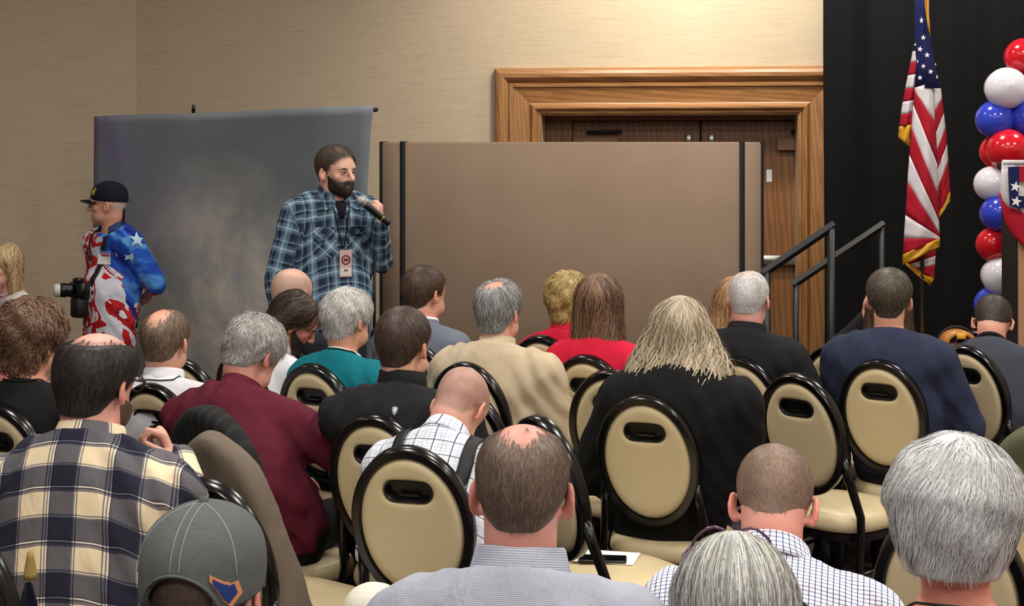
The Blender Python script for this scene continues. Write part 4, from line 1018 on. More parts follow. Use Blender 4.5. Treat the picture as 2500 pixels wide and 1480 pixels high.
seat_p('white17', 'man with cropped white hair in black fleece near the handrail', 1830, 738, 608, 30, (-4, 4, 0), on='c17p', skin=(224, 168, 154), sh=.195, g=1.08, redtop=.25,
       hair=dict(style='short', th=.005, side=.9, pal=['d8d4d2', 'e8e5e3', 'c0bcba', 'b0aaa8'], n=3000, len=.010, w=.0016, nape=-.05, bald=((0, -.05, .128), (.028, .04, .02))),
       top=dict(mat=fabric((24, 26, 28)), name='fleece_jacket', e=.018, collars=[dict(kind='shirt', mat=fabric((22, 23, 25)), h=.04, fall=.05, r=.016, out=.02)]))
seat_p('hand21', 'person with brown hair in dark sleeve resting cheek on hand near the curtain', 2172, 772, 520, 20, (0, 10, 0), seat_label='banquet chair of the person resting cheek on hand', sh=.17, g=.9, neck=.048, hand_res=.0055,
       hair=dict(style='long', L=.12, th=.014, pal=['4a3628', '5c4636', '3a2a20'], n=700, len=.2, w=.0045, steps=7, wave=(.004, 12), lift=(0, .01), res=.009),
       top=dict(mat=fabric((26, 26, 28))), arms=dict(L=dict(E=(-.25, .10, .86), W=(-.135, .13, .995), hd=(.10, .05, 1), hn=(-1, -.3, 0), curl=.15)))
seat_p('navy19', 'man with short dark hair in navy blue jacket near the curtain', 2172, 738, 618, 20, (0, 0, 0), on='c5', skin=(226, 172, 146), sh=.20, g=1.08, ear=1.5,
       hair=dict(style='short', th=.017, side=.25, pal=['463e34', '5a5144', '38312a', '6a6052'], n=3400, len=.026, w=.0018, fwd=.3, nape=-.06, vee=.03, res=.006),
       top=dict(mat=fabric((44, 50, 72)), name='jacket', e=.017, neck=.006, collars=[dict(kind='stand', mat=fabric((52, 58, 76)), h=.022, r=.012)]))
seat_p('grey20', 'man with buzzed dark hair in grey sweater looking down near the lectern', 2424, 792, 556, 22, (4, 42, 0), on='c6', lean=.10, slump=.03, skin=(222, 166, 146), sh=.20, g=1.05, ear=1.6,
       hair=dict(style='short', th=.004, side=.8, pal=['3c3530', '4c443e', '2e2824'], n=2400, len=.008, w=.0018, nape=-.05, ear_z=.01),
       top=dict(mat=fabric((62, 66, 76)), name='sweater', e=.016, neck=.004, collars=[dict(kind='crew', mat=fabric((26, 28, 34)), h=.03)]))
# second rows
seat_p('longman', 'bearded man with shoulder-length dark hair in white shirt bowing his head', 712, 792, 640, 52, (24, 34, 4), on='c24', lean=.12, slump=.04, face=True, fine=.0048, skin=(190, 124, 106), sh=.19,
       hair=dict(style='long', L=.13, th=.014, pal=['2c221c', '40332a', '56463a', '1e1814'], n=2000, len=.2, w=.003, steps=8, wave=(.004, 9), lift=(.0, .014), wide=.8, front=-.022, dy=-.03, sy=-.04, fall=.45, res=.0075, crown=(0, .02, .13)),
       top=dict(mat=fabric((226, 226, 230)), collars=sh_col(fabric((226, 226, 230)))), trousers='40424a')
eyes(PEOPLE['longman'], ('241a16',))
c = PEOPLE['longman']; Vb, Qb = snet(beard_fn, A(-.1, -.02, -.14), A(.1, .13, .04), .006)
mesh_np('beard', Vb@c['Rh'].T+c['hpos'], Qb, M['hair'], c['root'], True, np.clip(np.array(lin('241b17'))*(1+.3*wob(Vb, 120, 2)[:, None]), 0, 1))
seat_p('teal10', 'woman with short silver hair in teal sweater and lanyard', 850, 788, 640, 28, (14, 4, 0), on='c12', sh=.175, g=.98, neck=.05, skin=(214, 160, 132), ear=1.3,
       hair=dict(style='short', th=.017, side=.5, lump=.003, lfreq=80, pal=['c9c6c0', 'dedbd6', 'aaa69f', '8e8a83', 'ebe9e6'], n=3000, len=.05, w=.004, steps=5, wave=(.005, 16), coh=40, lift=(.0, .007), jit=.2, nape=-.066, ear_z=-.005, fall=.5),
       top=dict(mat=fabric((8, 112, 124)), name='sweater', e=.015, collars=[dict(kind='crew', mat=fabric((208, 226, 224)), h=.024, drop=.008)]))
neckcord(PEOPLE['teal10'], M['cord'], z=.016)
seat_p('white6', 'balding man with brown hair in white dress shirt', 407, 840, 690, 6, (10, 4, 0), on='c13', skin=(222, 168, 144), sh=.185, g=1.0, redtop=.6,
       hair=dict(style='short', th=.008, side=.8, pal=['6a5646', '7c6856', '584638', '94806c'], n=3400, len=.034, w=.0018, steps=3, fall=.7, nape=-.062, crown=(0, .0, .14), bald=((0, -.055, .10), (.042, .07, .050)), res=.0075),
       top=dict(mat=fabric((222, 222, 226)), collars=sh_col(fabric((228, 228, 232)), h=.04)))
neckcord(PEOPLE['white6'], M['cord'], z=-.012, r=.0022)
seat_p('curly4', 'woman with curly auburn hair in black top at the row end', 78, 842, 700, 4, (22, 4, 0), on='c15', sh=.175, g=1.0, neck=.052, skin=(216, 158, 134),
       hair=dict(style='curly', th=.036, side=.5, lump=.010, lfreq=75, pal=['6a4a38', '80604a', '4c362c', '9a785a', '3c2a22'], n=2600, len=.055, w=.0055, steps=6, wave=(.009, 22), coh=55, lift=(.001, .010), jit=.25, nape=-.07, ear_z=-.02, front=.012),
       top=dict(mat=fabric((20, 20, 22)), neck=-.004, collars=[dict(kind='crew', mat=fabric((20, 20, 22)), h=.02, drop=-.012)]))
neckcord(PEOPLE['curly4'], M['cord'], z=.0)
seat_p('tan13', 'grey-haired man with a bald spot in tan dress shirt', 1220, 766, 632, 18, (14, 2, 0), on='c10', skin=(220, 166, 146), sh=.205, g=1.16, hs=1.03, redtop=.7,
       hair=dict(style='short', th=.015, side=.75, pal=['8c8c8a', 'a6a6a4', '6e6e6e', 'bcbcba', '565656'], n=3000, len=.042, w=.0022, steps=3, fall=.6, wave=(.0015, 10), nape=-.075, ear_z=-.005, bald=((0, -.055, .118), (.038, .05, .030)), lift=(0, .005)),
       top=dict(mat=fabric((200, 182, 154)), e=.02, wr=.004, fold=.005, collars=sh_col(fabric((204, 186, 158)), h=.042)))
seat_p('blonde16', 'woman with wavy shoulder-length blonde hair in black cardigan', 1664, 822, 668, 14, (2, 4, 0), on='c3', sh=.20, g=1.22, neck=.052, thick=1.15,
       hair=dict(style='long', L=.155, th=.016, pal=['b8a486', 'd0bf9c', '94805e', 'e2d6ba', '7a6848', 'aaa298'], n=3000, len=.27, w=.0058, steps=12, tip=.55, wave=(.010, 9), coh=16, jit=.10, lift=(.0, .018), wide=1.55, side_l=.8, fall=1.0, res=.008),
       top=dict(mat=fabric((15, 16, 17)), name='cardigan', e=.03, hem=.06, arms=None))
seat_p('jacket11', 'man with short dark hair in black zip jacket with shield logo', 988, 850, 770, 12, (16, 2, 0), on='c11', skin=(222, 168, 142), sh=.20, g=1.08,
       hair=dict(style='short', th=.010, side=.45, pal=['3e3028', '4e3e34', '30251f', '5e4c40'], n=4200, len=.018, w=.0015, nape=-.058, res=.0065),
       top=dict(mat=fabric((34, 34, 36)), name='zip_jacket', e=.018, fold=.004, collars=[dict(kind='stand', mat=fabric((30, 30, 32)), h=.055, r=.014)]),
       arms=dict(L=dict(E=(-.285, .11, .90), W=(-.30, .34, .80), hd=(-.3, .8, -.5), hn=(-.3, .3, 1))))
c = PEOPLE['jacket11']
shield = [(a_*.85, b_*.85) for a_, b_ in [(-.010, .013), (-.004, .015), (0, .016), (.004, .015), (.010, .013), (.0105, .003), (.007, -.008), (0, -.016), (-.007, -.008), (-.0105, .003)]]
decal(c, (.0, -.4, float(c['N'][2])-.05), (1, 0, 0), (0, 0, 1), (0, 1, 0), shield, plain('logo_silver', (176, 180, 186), .4), 'shield_logo', .003, .0015)
decal(c, (.0, -.4, float(c['N'][2])-.05), (.74, 0, 0), (0, 0, .74), (0, 1, 0), shield, plain('logo_grey', (84, 88, 94), .4), 'shield_logo', .0042, .0012)
decal(c, (.001, -.4, float(c['N'][2])-.048), (1, 0, 0), (0, 0, 1), (0, 1, 0), [(-.006, .004), (0, .008), (.006, .006), (.003, -.002), (-.001, -.010), (-.003, -.003)], plain('logo_white', (220, 222, 226), .4), 'shield_logo', .0055, .001)
seat_p('maroon7', 'grey-haired man in maroon shirt writing with a pen', 618, 872, 765, 18, (20, 28, 2), on='c19', lean=.13, slump=.06, skin=(214, 156, 140), sh=.20, g=1.15, hs=1.03, ear=1.3, hand_res=.005,
       hair=dict(style='short', th=.018, side=.55, lump=.003, lfreq=90, pal=['a8a49e', 'bfbcb6', '8c8882', 'd2cfca', '74706a'], n=4200, len=.04, w=.0032, steps=5, wave=(.005, 22), coh=45, lift=(.0, .007), jit=.2, nape=-.062, ear_z=-.0, fall=.45),
       top=dict(mat=fabric((92, 24, 42)), e=.018, wr=.004, fold=.005, collars=sh_col(fabric((88, 22, 40)), h=.036)),
       arms=dict(R=dict(E=(.285, .08, .77), W=(.255, .31, .85), hd=(-.1, .75, .45), hn=(.6, -.4, .8), curl=.75, thumb=.8)), trousers='14141a')
susp = plaid('white_windowpane_check', .062, [(0, '2e3a62'), (.045, 'e4e9f0'), (.30, 'b9c4d6'), (.325, 'e4e9f0'), (.48, 'a8b2c8'), (.505, 'e4e9f0'), (.7, 'b9c4d6'), (.725, 'e4e9f0')],
             .062, [(0, '2e3a62'), (.045, 'ffffff'), (.30, 'c8d2e2'), (.325, 'ffffff'), (.48, 'b4bed2'), (.505, 'ffffff'), (.7, 'c8d2e2'), (.725, 'ffffff')], 'MULTIPLY', 1.0)
c = seat_p('susp22', 'nearly bald man bowing in white checked shirt and black suspenders', 1122, 1000, 872, 22, (6, 48, 2), on='c1', lean=.17, slump=.03, skin=(226, 172, 152), sh=.19, g=1.08, hs=.98, ear=1.3, fine=.0055,
       stub=dict(style='short', pal=['7d655a'], amt=.7, bald=((0, .03, .12), (.08, .10, .065)), nape=-.065),
       top=dict(mat=susp, e=.015, collars=sh_col(susp, h=.040)), trousers='2a2c34')
for k in (-1, 1):
    tt = np.linspace(-.55, 1, 32); dr_ = A(0, .75, -.66)
    Pf = np.stack([k*.112*(1-np.maximum(tt, 0)**1.5), tt*0+float(c['N'][1])-.13, float(c['N'][2])-.05-.30*tt], -1).astype(f32)-dr_*.40
    ribbon(c, Pf, dr_, .036, M['matteblack'], 'suspender', .008, tol=.35)
pl5 = plaid('navy_cream_buffalo_check', .140, [(0, 'ffffff'), (.022, '5a5a6a'), (.05, '686a7a'), (.43, '8a8a94'), (.455, 'f4f0ea'), (.475, '8a8a94'), (.50, 'f8eeda'), (.92, '8c8a92'), (.945, 'f4ead8'), (.975, '8c8a92')],
            .140, [(0, 'ffffff'), (.022, '5a5a6a'), (.05, '686a7a'), (.43, '8a8a94'), (.455, 'f4f0ea'), (.475, '8a8a94'), (.50, 'f8eeda'), (.92, '8c8a92'), (.97, '56566a')], 'MULTIPLY', 1.0, rough=.9)
c = seat_p('plaid5', 'big balding man with glasses in navy and cream plaid shirt, hand at chin', 240, 945, 985, 4, (20, 8, 2), seat_label=False, sx=.045, lean=.02, slump=.02, skin=(220, 164, 148), sh=.195, g=1.2, hs=1.04, neck=.064, thick=1.2, hand_res=.0048, fine=.0055, low=-.125,
       hair=dict(style='short', th=.015, side=.8, pal=['2a2422', '38302c', '1f1a18', '463e38'], n=7000, len=.034, w=.0014, steps=3, fall=.75, nape=-.070, ear_z=-.01, sparse=.03, thin=.010, crown=(0, .03, .14), bald=((0, -.018, .132), (.060, .088, .055)), front=-.01, res=.006, lift=(0, .004)),
       top=dict(mat=pl5, e=.022, wr=.004, fold=.005, res=.011, collars=sh_col(pl5, h=.045, fall=.058, out=.024)), trousers='22242c',
       arms=dict(R=dict(E=(.265, .14, .80), W=(.165, .26, .975), hd=(-.35, -.05, .8), hn=(.7, .3, .3), curl=.9, thumb=.6)))
glasses(c, plain('dark_frames', (22, 20, 22), .3), w=.027, hh=.02, r=.0028)
Vb, Qb = snet(beard_fn, A(-.1, -.02, -.14), A(.1, .13, .04), .006)
mesh_np('beard', Vb*c['hs']@c['Rh'].T+c['hpos'], Qb, M['hair'], c['root'], True, np.clip(np.array(lin('5a4438'))*(1+.3*wob(Vb, 120, 2)[:, None]), 0, 1))
stripe = plaid('fine_grey_pinstripe', 10, [(0, 'a4a7b4'), (.5, 'a4a7b4')], .0042, [(0, '868a98'), (.45, 'bcc0cc')], 'MIX', .85)
c = seat_p('stripe23', 'balding man with brown hair in fine grey striped shirt', 1276, 1212, 1385, 8, (-2, 4, 1), seat_label='banquet chair of the man in fine grey stripes', skin=(218, 156, 140), sh=.20, g=1.1, hs=1.0, ear=1.35, fine=.005, neck=.062, redtop=.35,
       hair=dict(style='short', th=.0065, side=.85, pal=['6a564a', '7a6658', '584840', '8c7868'], n=9000, len=.026, w=.0011, steps=3, fall=.75, nape=-.050, vee=.02, ear_z=.005, bald=((0, -.035, .128), (.046, .075, .046)), sparse=.06, thin=.014, crown=(0, .03, .14), lift=(0, .002), res=.005, tip=.1),
       top=dict(mat=stripe, e=.016, wr=.0025, fold=.002, res=.010, collars=sh_col(stripe, h=.046, fall=.055, out=.022)), trousers='2a2c34')
check = plaid('white_blue_mini_check', .0114, [(0, '5a6290'), (.16, 'f2f4fa')], .0114, [(0, '5a6290'), (.16, 'ffffff')], 'MULTIPLY', 1.0)
c = seat_p('check24', 'man with buzzed brown hair in white and blue checked shirt bowing his head', 1890, 1243, 1170, 14, (2, 36, 0), seat_label='banquet chair of the buzz-cut man in checked shirt', lean=.14, slump=.05, skin=(224, 160, 144), sh=.20, g=1.1, ear=1.5, fine=.0052, neck=.060, redtop=.2,
       hair=dict(style='short', th=.0035, side=.9, pal=['8a7062', '98806f', '786052'], n=7000, len=.007, w=.0009, nape=-.055, ear_z=.01, lift=(0, .001), res=.005),
       top=dict(mat=check, e=.015, wr=.003, res=.010, collars=sh_col(check, h=.042, fall=.055, out=.022)), trousers='2a2c34')
c = seat_p('grey25', 'woman with straight grey hair and glasses pushed up on her head', 1792, 1504, 1475, 6, (0, 6, 0), seat_label='banquet chair of the straight grey-haired woman', sh=.18, g=1.0, neck=.05, skin=(220, 168, 150),
       hair=dict(style='long', L=.20, th=.012, pal=['b0b0b0', 'c8c8c6', '9a9a98', 'dcdcd8', '868684', 'd0cdb8'], n=5200, len=.30, w=.0018, steps=10, wave=(.0008, 4), lift=(.0, .006), jit=.08, wide=1.0, side_l=.9, fall=.9, crown=(0, .0, .13), res=.0065, tip=.5),
       top=dict(mat=fabric((24, 24, 26)), collars=[dict(kind='crew', mat=fabric((24, 24, 26)), h=.02)]))
seat_p('wavy26', 'woman with thick wavy silver-grey hair and black neck cord', 2338, 1288, 1440, 14, (14, 4, 0), seat_label='banquet chair of the wavy grey-haired woman', sh=.18, g=1.0, neck=.053, skin=(224, 160, 140), fine=.0052,
       hair=dict(style='bob', L=.0, cutz=-.072, th=.034, side=.85, lump=.0045, lfreq=60, pal=['b8b8b8', 'd2d2d2', 'a6a6a6', 'e2e2e0', 'c6c6c4'], n=6000, len=.10, w=.0040, steps=9, wave=(.0045, 17), lift=(.0, .005), jit=.05, coh=24, fall=.75, crown=(0, -.02, .15), res=.006, tip=.15),
       top=dict(mat=fabric((120, 60, 58)), neck=-.085, e=.012))
neckcord(PEOPLE['wavy26'], M['cord'], z=.004, r=.0026)
capm = fabric((92, 96, 94), .9, 700, .2)
c = seat_p('cap27', 'man in washed grey ball cap with a small state-shaped patch', 505, 1462, 1580, 4, (6, 0, 0), seat_label='banquet chair of the man in grey ball cap', skin=(216, 152, 134), sh=.20, g=1.1, ear=1.35, fine=.0052,
       hair=dict(style='short', th=.0035, side=.9, pal=['5a4a42', '6c5a50', '4a3c36'], n=2600, len=.010, w=.0011, lift=(0, .0008), nape=-.06, top_cut=.07, res=.006),
       top=dict(mat=fabric((60, 62, 68)), collars=sh_col(fabric((60, 62, 68)))))
cp, dome = cap(c, capm, True, .018, .017, .06, True, res=.0042)
Rh, hp = c['Rh'], c['hpos']; cf = lambda p: dome((p-hp)@Rh)
seam = plain('cap_stitching', (138, 142, 138), .8); T = lambda *p: hp+Rh@A(*p)
for xo in (-.007, .007):
    pts = march(cf, [T(xo+.0*t, -.05-.16*math.cos(t), .06+.16*math.sin(t)) for t in np.linspace(-.02, 1.50, 22)], (0, 0, 0) if False else (0, 1, 0)) if False else None
    pl = []
    for t in np.linspace(.14, 1.52, 24):
        o = T(xo, -.02-.30*math.cos(t), .035+.30*math.sin(t)); dv = T(xo, -.02, .035)-o; pl.append(march(cf, [o], dv)[0]-dv/np.linalg.norm(dv)*.0005)
    pl = [p_ for p_ in pl if abs(float(cf(p_[None])[0])) < .004]; MB().tube(pl, .0010, 5).build('stitching', seam, cp)
for k in (-1, 1):
    pl = []
    for t in np.linspace(.20, 1.5, 20):
        dn = A(k*math.cos(t)*.80, -.60*math.cos(t), math.sin(t)); o = T(*(A(0, -.02, .04)+dn*.3)); dv = T(0, -.02, .04)-o; pl.append(march(cf, [o], dv)[0])
    pl = [p_ for p_ in pl if abs(float(cf(p_[None])[0])) < .004]; MB().tube(pl, .0011, 5).build('stitching', seam, cp)
arch = []
for t in np.linspace(.12, math.pi-.12, 22):
    x, z = .060*math.cos(t), .008+.062*math.sin(t); arch.append(march(cf, [T(x, -.3, z)], T(x, 0, z)-T(x, -.3, z))[0])
arch = [p_ for p_ in arch if abs(float(cf(p_[None])[0])) < .004]; MB().tube(arch, .0030, 6).build('opening_binding', capm, cp)
sb = []
for t in np.linspace(-.62, .62, 15): sb.append(T(math.sin(t)*.092, -.016-math.cos(t)*.116, .008))
MB().tube(sb, .0075, 8, flat=1).build('strap', M['matteblack'], cp); MB().tube(sb[10:12], .009, 8).build('buckle', M['silver'], cp)
MB().lathe([(.001, .012), (.006, .010), (.008, .004), (.008, 0)], 12, Matrix.Translation(Vector(march(cf, [T(0, -.012, .3)], T(0, 0, -1)-T(0, 0, 0))[0])-Vector((0, 0, .004)))).build('button', capm, cp)
patch = [(-.017, .026), (-.008, .020), (.001, .014), (.006, .013), (.008, .010), (.016, .013), (.019, -.006), (.004, -.026), (-.004, -.014), (-.011, .004), (-.018, .016)]
o = T(.078, -.25, .048); dv = T(.06, .0, .04)-o
for sc, cl, off in ((1.0, (214, 140, 96), .002), (.74, (28, 52, 120), .0035)):
    x_ = Rh@A(.95, .3, -.1); decal(c, o, x_*sc, (Rh@A(-.1, 0, 1))*sc, dv, patch, plain('patch_%d' % cl[0], cl, .8), 'cap_patch', off, .001, f=cf)
# glasses pushed up into the grey hair
c = PEOPLE['grey25']
gb = MB(); Rh, hp = c['Rh'], c['hpos']; T = lambda *p: hp+Rh@A(*p)
for k in (-1, 1):
    ring = [T(k*.036+.030*math.cos(t), .062+.014*math.sin(t), .119-.018*math.sin(t)-.014*max(0, k*math.cos(t))) for t in np.linspace(0, 2*math.pi, 19)]
    gb.tube(ring, .0026, 6, False); gb.tube([T(k*.066, .066, .105), T(k*.082, .048, .09), T(k*.092, .005, .05), T(k*.093, -.02, .03)], .0026, 6)
gb.tube([T(-.006, .062, .119), T(0, .061, .121), T(.006, .062, .119)], .0022, 6)
gr = empty('glasses', (0, 0, 0), 0, c['root']); gb.build('glasses_frame', plain('purple_frame', (88, 58, 78), .25), gr)
# ---------------------------------------------------------------- microphone and stand
h0, h1 = Vector(at(882, 491, 7.36)), Vector(at(950, 547, 7.41)); ax_ = (h1-h0).normalized(); Lm = (h1-h0).length
mic = tag(empty('microphone', h0), 'black handheld microphone with silver grille in the speaker\'s hand', 'microphone')
mic.rotation_mode = 'QUATERNION'; mic.rotation_quaternion = ax_.to_track_quat('Z', 'Y')
gm = NT('mic_grille', .35, .8); vg = gm.n('ShaderNodeTexVoronoi'); vg.inputs['Scale'].default_value = 700; gm.l(gm.coord(), vg.inputs[0]); gm.col(gm.ramp(vg.outputs['Distance'], [(.1, (.16, .16, .16, 1)), (.6, (.5, .5, .5, 1))])); gm.bump(vg.outputs['Distance'], .6, .002)
MB().lathe([(.001, -.027), (.012, -.025), (.021, -.016), (.0255, -.004), (.0255, .006), (.021, .018), (.0185, .026)], 24).build('grille', gm.m, mic)
MB().lathe([(.0262, -.003), (.027, .0), (.0262, .004)], 24).build('grille_band', M['silver'], mic)
MB().lathe([(.018, .024), (.0205, .03), (.0185, .07), (.0165, Lm-.03), (.016, Lm-.006), (.014, Lm), (.001, Lm)], 20).build('handle', M['blackplastic'], mic)
MB().lathe([(.0170, Lm-.050), (.0174, Lm-.049), (.0174, Lm-.0465), (.0168, Lm-.045)], 20).build('gold_ring', plain('brass_ring', (190, 170, 110), .35, .6), mic)
ms = tag(empty('microphone_stand', (at(914, 0, 7.62)[0], 7.62, 0)), 'slim black microphone stand beside the plaid-shirted speaker', 'stand')
MB().lathe([(.001, .02), (.12, .018), (.135, .008), (.135, 0)], 24).build('base', M['matteblack'], ms)
MB().tube([(0, 0, .01), (0, 0, .85)], .012, 10).build('lower_tube', M['matteblack'], ms); MB().tube([(0, 0, .82), (0, 0, 1.26)], .008, 10).build('upper_tube', M['matteblack'], ms)
MB().lathe([(.008, .80), (.018, .81), (.019, .87), (.009, .89)], 14).build('clutch', M['blackplastic'], ms)
MB().tube([(0, 0, 1.25), (0, .0, 1.27), (.01, -.03, 1.29)], [.011, .012, .014], 8).build('clip', M['blackplastic'], ms)

# ---------------------------------------------------------------- camera round the photographer's neck
c = PEOPLE['photog']; rt = c['root']
cm = tag(empty('camera', rt.location, rt.rotation_euler.z), 'black camera with pale lens end hanging on a neck strap over the star-print shirt', 'camera')
cz = 1.005; cy = float(march(c['cloth'], [(.03, .6, cz)], (0, -1, 0))[0, 1])+.045
MB().box(-.045, .095, cy-.035, cy+.03, cz-.05, cz+.045, .012).build('camera_body', M['blackplastic'], cm)
MB().box(.0, .06, cy-.02, cy+.025, cz+.04, cz+.07, .008).build('viewfinder_hump', M['blackplastic'], cm)
MB().lathe([(.036, 0), (.04, .02), (.038, .03), (.042, .035), (.042, .06), (.036, .07)], 24, Matrix.Translation((.05, cy+.03, cz))@Matrix.Rotation(math.radians(-28), 4, 'Z')@Matrix.Rotation(-math.pi/2, 4, 'X')).build('lens_barrel', M['blackplastic'], cm)
MB().lathe([(.001, .105), (.03, .103), (.038, .095), (.039, .075), (.036, .065)], 24, Matrix.Translation((.05, cy+.03, cz))@Matrix.Rotation(math.radians(-28), 4, 'Z')@Matrix.Rotation(-math.pi/2, 4, 'X')).build('lens_cap', plain('pale_lens_end', (206, 216, 208), .4), cm)
MB().box(-.035, .055, cy-.03, cy+.045, cz-.16, cz-.045, .012).build('battery_grip', M['matteblack'], cm)
for pts in ([(-.085, .4, 1.475), (-.085, .4, 1.44), (-.075, .4, 1.38), (-.06, .4, 1.26), (-.045, .4, 1.14), (-.035, .4, 1.04)], [(.085, .4, 1.47), (.09, .4, 1.40), (.095, .4, 1.25), (.095, .4, 1.10)]):
    P0 = np.array(pts, f32); n0 = len(P0); Pf = np.stack([np.interp(np.linspace(0, n0-1, 18), range(n0), P0[:, i]) for i in range(3)], -1)
    o = ribbon(c, Pf, (0, -1, 0), .030 if pts[0][0] < 0 else .014, M['matteblack'], 'strap', .006); o.parent = cm

# ---------------------------------------------------------------- American flag on its pole
FD = 8.9
fl = tag(empty('flag', (at(2258, 0, FD)[0], FD, .6)), 'American flag with gold fringe hanging from a pole before the black curtain', 'flag')
ox, oy, oz = fl.location
def fp(cx_, cy_, dd=0.0): p = at(2150+cx_/1.949, cy_/1.949, FD+dd); return (p[0]-ox, p[1]-oy, p[2]-oz)
MB().tube([(0, .06, 0), (0, .06, 2.55)], .013, 12).build('pole', plain('pole_grey', (64, 60, 56), .4), fl)
MB().lathe([(.15, 0), (.15, .02), (.06, .045), (.03, .09), (.015, .10)], 24, Matrix.Translation((0, .06, 0))).build('base', M['gold'], fl)
MB().lathe([(.014, 2.55), (.03, 2.58), (.02, 2.61), (.028, 2.65), (.001, 2.74)], 16, Matrix.Translation((0, .06, 0))).build('finial', M['gold'], fl)
RED, WHT, BLU = fabric((176, 24, 44)), fabric((226, 220, 222)), fabric((28, 34, 84))
def strip_panel(name, left, right, splits, mats, bulge, d0, d1, nu=10, ph=0, kids=None):
    """cloth panel between two edge polylines (top to bottom); splits = [(tl, tr)] fractions along the edges where one stripe ends"""
    def along(E, t):
        E = [Vector((*e, 0)) for e in E]; L = [0]
        for a, b in zip(E, E[1:]): L.append(L[-1]+(b-a).length)
        t = max(0, min(1, t))*L[-1]
        for i in range(len(E)-1):
            if t <= L[i+1]+1e-9: return E[i].lerp(E[i+1], (t-L[i])/max(1e-9, L[i+1]-L[i]))
        return E[-1]
    prev = (0, 0)
    for q, (sp_, mt) in enumerate(zip(splits, mats)):
        P_ = []
        for i in range(5):
            a = prev[0]+(sp_[0]-prev[0])*i/4; b = prev[1]+(sp_[1]-prev[1])*i/4; row = []
            for j in range(nu+1):
                u = j/nu; A_ = along(left, a); B_ = along(right, b); p = A_.lerp(B_, u); t = a*(1-u)+b*u
                row.append(fp(p.x, p.y, d0+(d1-d0)*u-bulge*math.sin(math.pi*u)-.012*math.sin(u*9+ph+t*4)))
            P_.append(row)
        MB().grid(P_).build(name if mt in (RED, WHT) else ('fringe' if mt == M['gold'] else 'canton'), mt, fl, solid=.004); prev = sp_
def even(n, sk=0.0, lo=0.0, hi=1.0): return [(min(1, max(0, lo+(hi-lo)*(i+1)/n-sk)), min(1, max(0, lo+(hi-lo)*(i+1)/n+sk))) for i in range(n-1)]+[(hi, hi)]
# blue canton, gathered at the pole
strip_panel('canton', [(163, -60), (160, 215), (175, 240), (163, 418)], [(235, -60), (233, 160), (262, 330), (285, 420)], [(1, 1)], [BLU], .06, .0, .02)
strip_panel('fringe', [(206, -60), (214, 40), (224, 120)], [(228, -60), (229, 60), (235, 170)], [(1, 1)], [M['gold']], .0, -.07, -.07)
# near fold with slanting stripes, side folds with level ones
nS = 9
main_l = [(163, 418), (148, 600), (130, 830), (106, 1215)]; main_r = [(247, 392), (266, 700), (276, 1040), (281, 1140)]
st = [(0.02, .0)]+[(max(0, -.13+.165*i), min(1, .02+.22*i)) for i in range(1, 5)]
stops = [(.0, .0), (.0, .16), (.08, .46), (.24, .74), (.41, .88), (.58, 1.0), (.75, 1.0), (.90, 1.0), (1, 1)]
strip_panel('stripe', main_l, main_r, [(.015, .26), (.10, .52), (.24, .72), (.40, .88), (.56, .965), (.76, .985), (.90, .995), (1, 1)], [WHT, RED, WHT, RED, WHT, RED, WHT, RED], .07, -.02, .02)
strip_panel('fringe', [(106, 1212), (104, 1262)], [(281, 1134), (279, 1176)], [(1, 1)], [M['gold']], .07, -.024, .016)
strip_panel('stripe', [(153, 245), (122, 400), (100, 520), (88, 604)], [(180, 238), (165, 420), (155, 520), (148, 592)], [(.15, .15), (.32, .32), (.5, .5), (.67, .67), (.84, .84), (1, 1)], [WHT, RED, WHT, RED, WHT, RED], .03, .10, .03, 6)
strip_panel('fringe', [(88, 602), (84, 655)], [(148, 592), (141, 700)], [(1, 1)], [M['gold']], .03, .10, .03, 6)
strip_panel('stripe', [(247, 395), (266, 700), (277, 1020)], [(285, 418), (312, 640), (330, 915)], [(.22, .10), (.38, .24), (.52, .38), (.66, .54), (.8, .70), (.91, .85), (1, 1)], [WHT, RED, WHT, RED, WHT, RED, RED], .03, .05, .14, 6)
strip_panel('fringe', [(277, 1018), (276, 1042)], [(330, 912), (331, 955)], [(1, 1)], [M['gold']], .02, .05, .14, 6)
strip_panel('stripe', [(118, 1245), (150, 1262), (185, 1288)], [(262, 1180), (258, 1250), (255, 1330)], [(.35, .25), (.72, .55), (1, 1)], [RED, WHT, RED], .02, .06, .10, 6)
strip_panel('fringe', [(106, 1246), (150, 1290), (236, 1357)], [(125, 1240), (170, 1275), (255, 1325)], [(1, 1)], [M['gold']], .01, .05, .08, 6)
for k, (sx_, sy_, sr) in enumerate(((194, 97, 16), (203, 179, 13), (187, 234, 14), (221, 262, 14), (203, 315, 12), (238, 341, 13), (187, 370, 13), (268, 366, 10), (176, 292, 8), (164, 212, 7), (261, 306, 7))):
    pc = fp(sx_, sy_, -.085 if 175 < sx_ < 245 else -.03); rr_ = sr/1.949/F*FD; ms_ = MB()
    wz = .6 if sx_ in (268, 176, 261, 194) else 1
    P_ = [pc]+[(pc[0]+a*wz, pc[1], pc[2]+b) for a, b in star_pts(rr_, .40, .1*(k % 3))]
    ms_.add(P_, [(0, 1+i, 1+(i+1) % 10) for i in range(10)]).build('star', M['star'], fl, smooth=False, solid=.003)

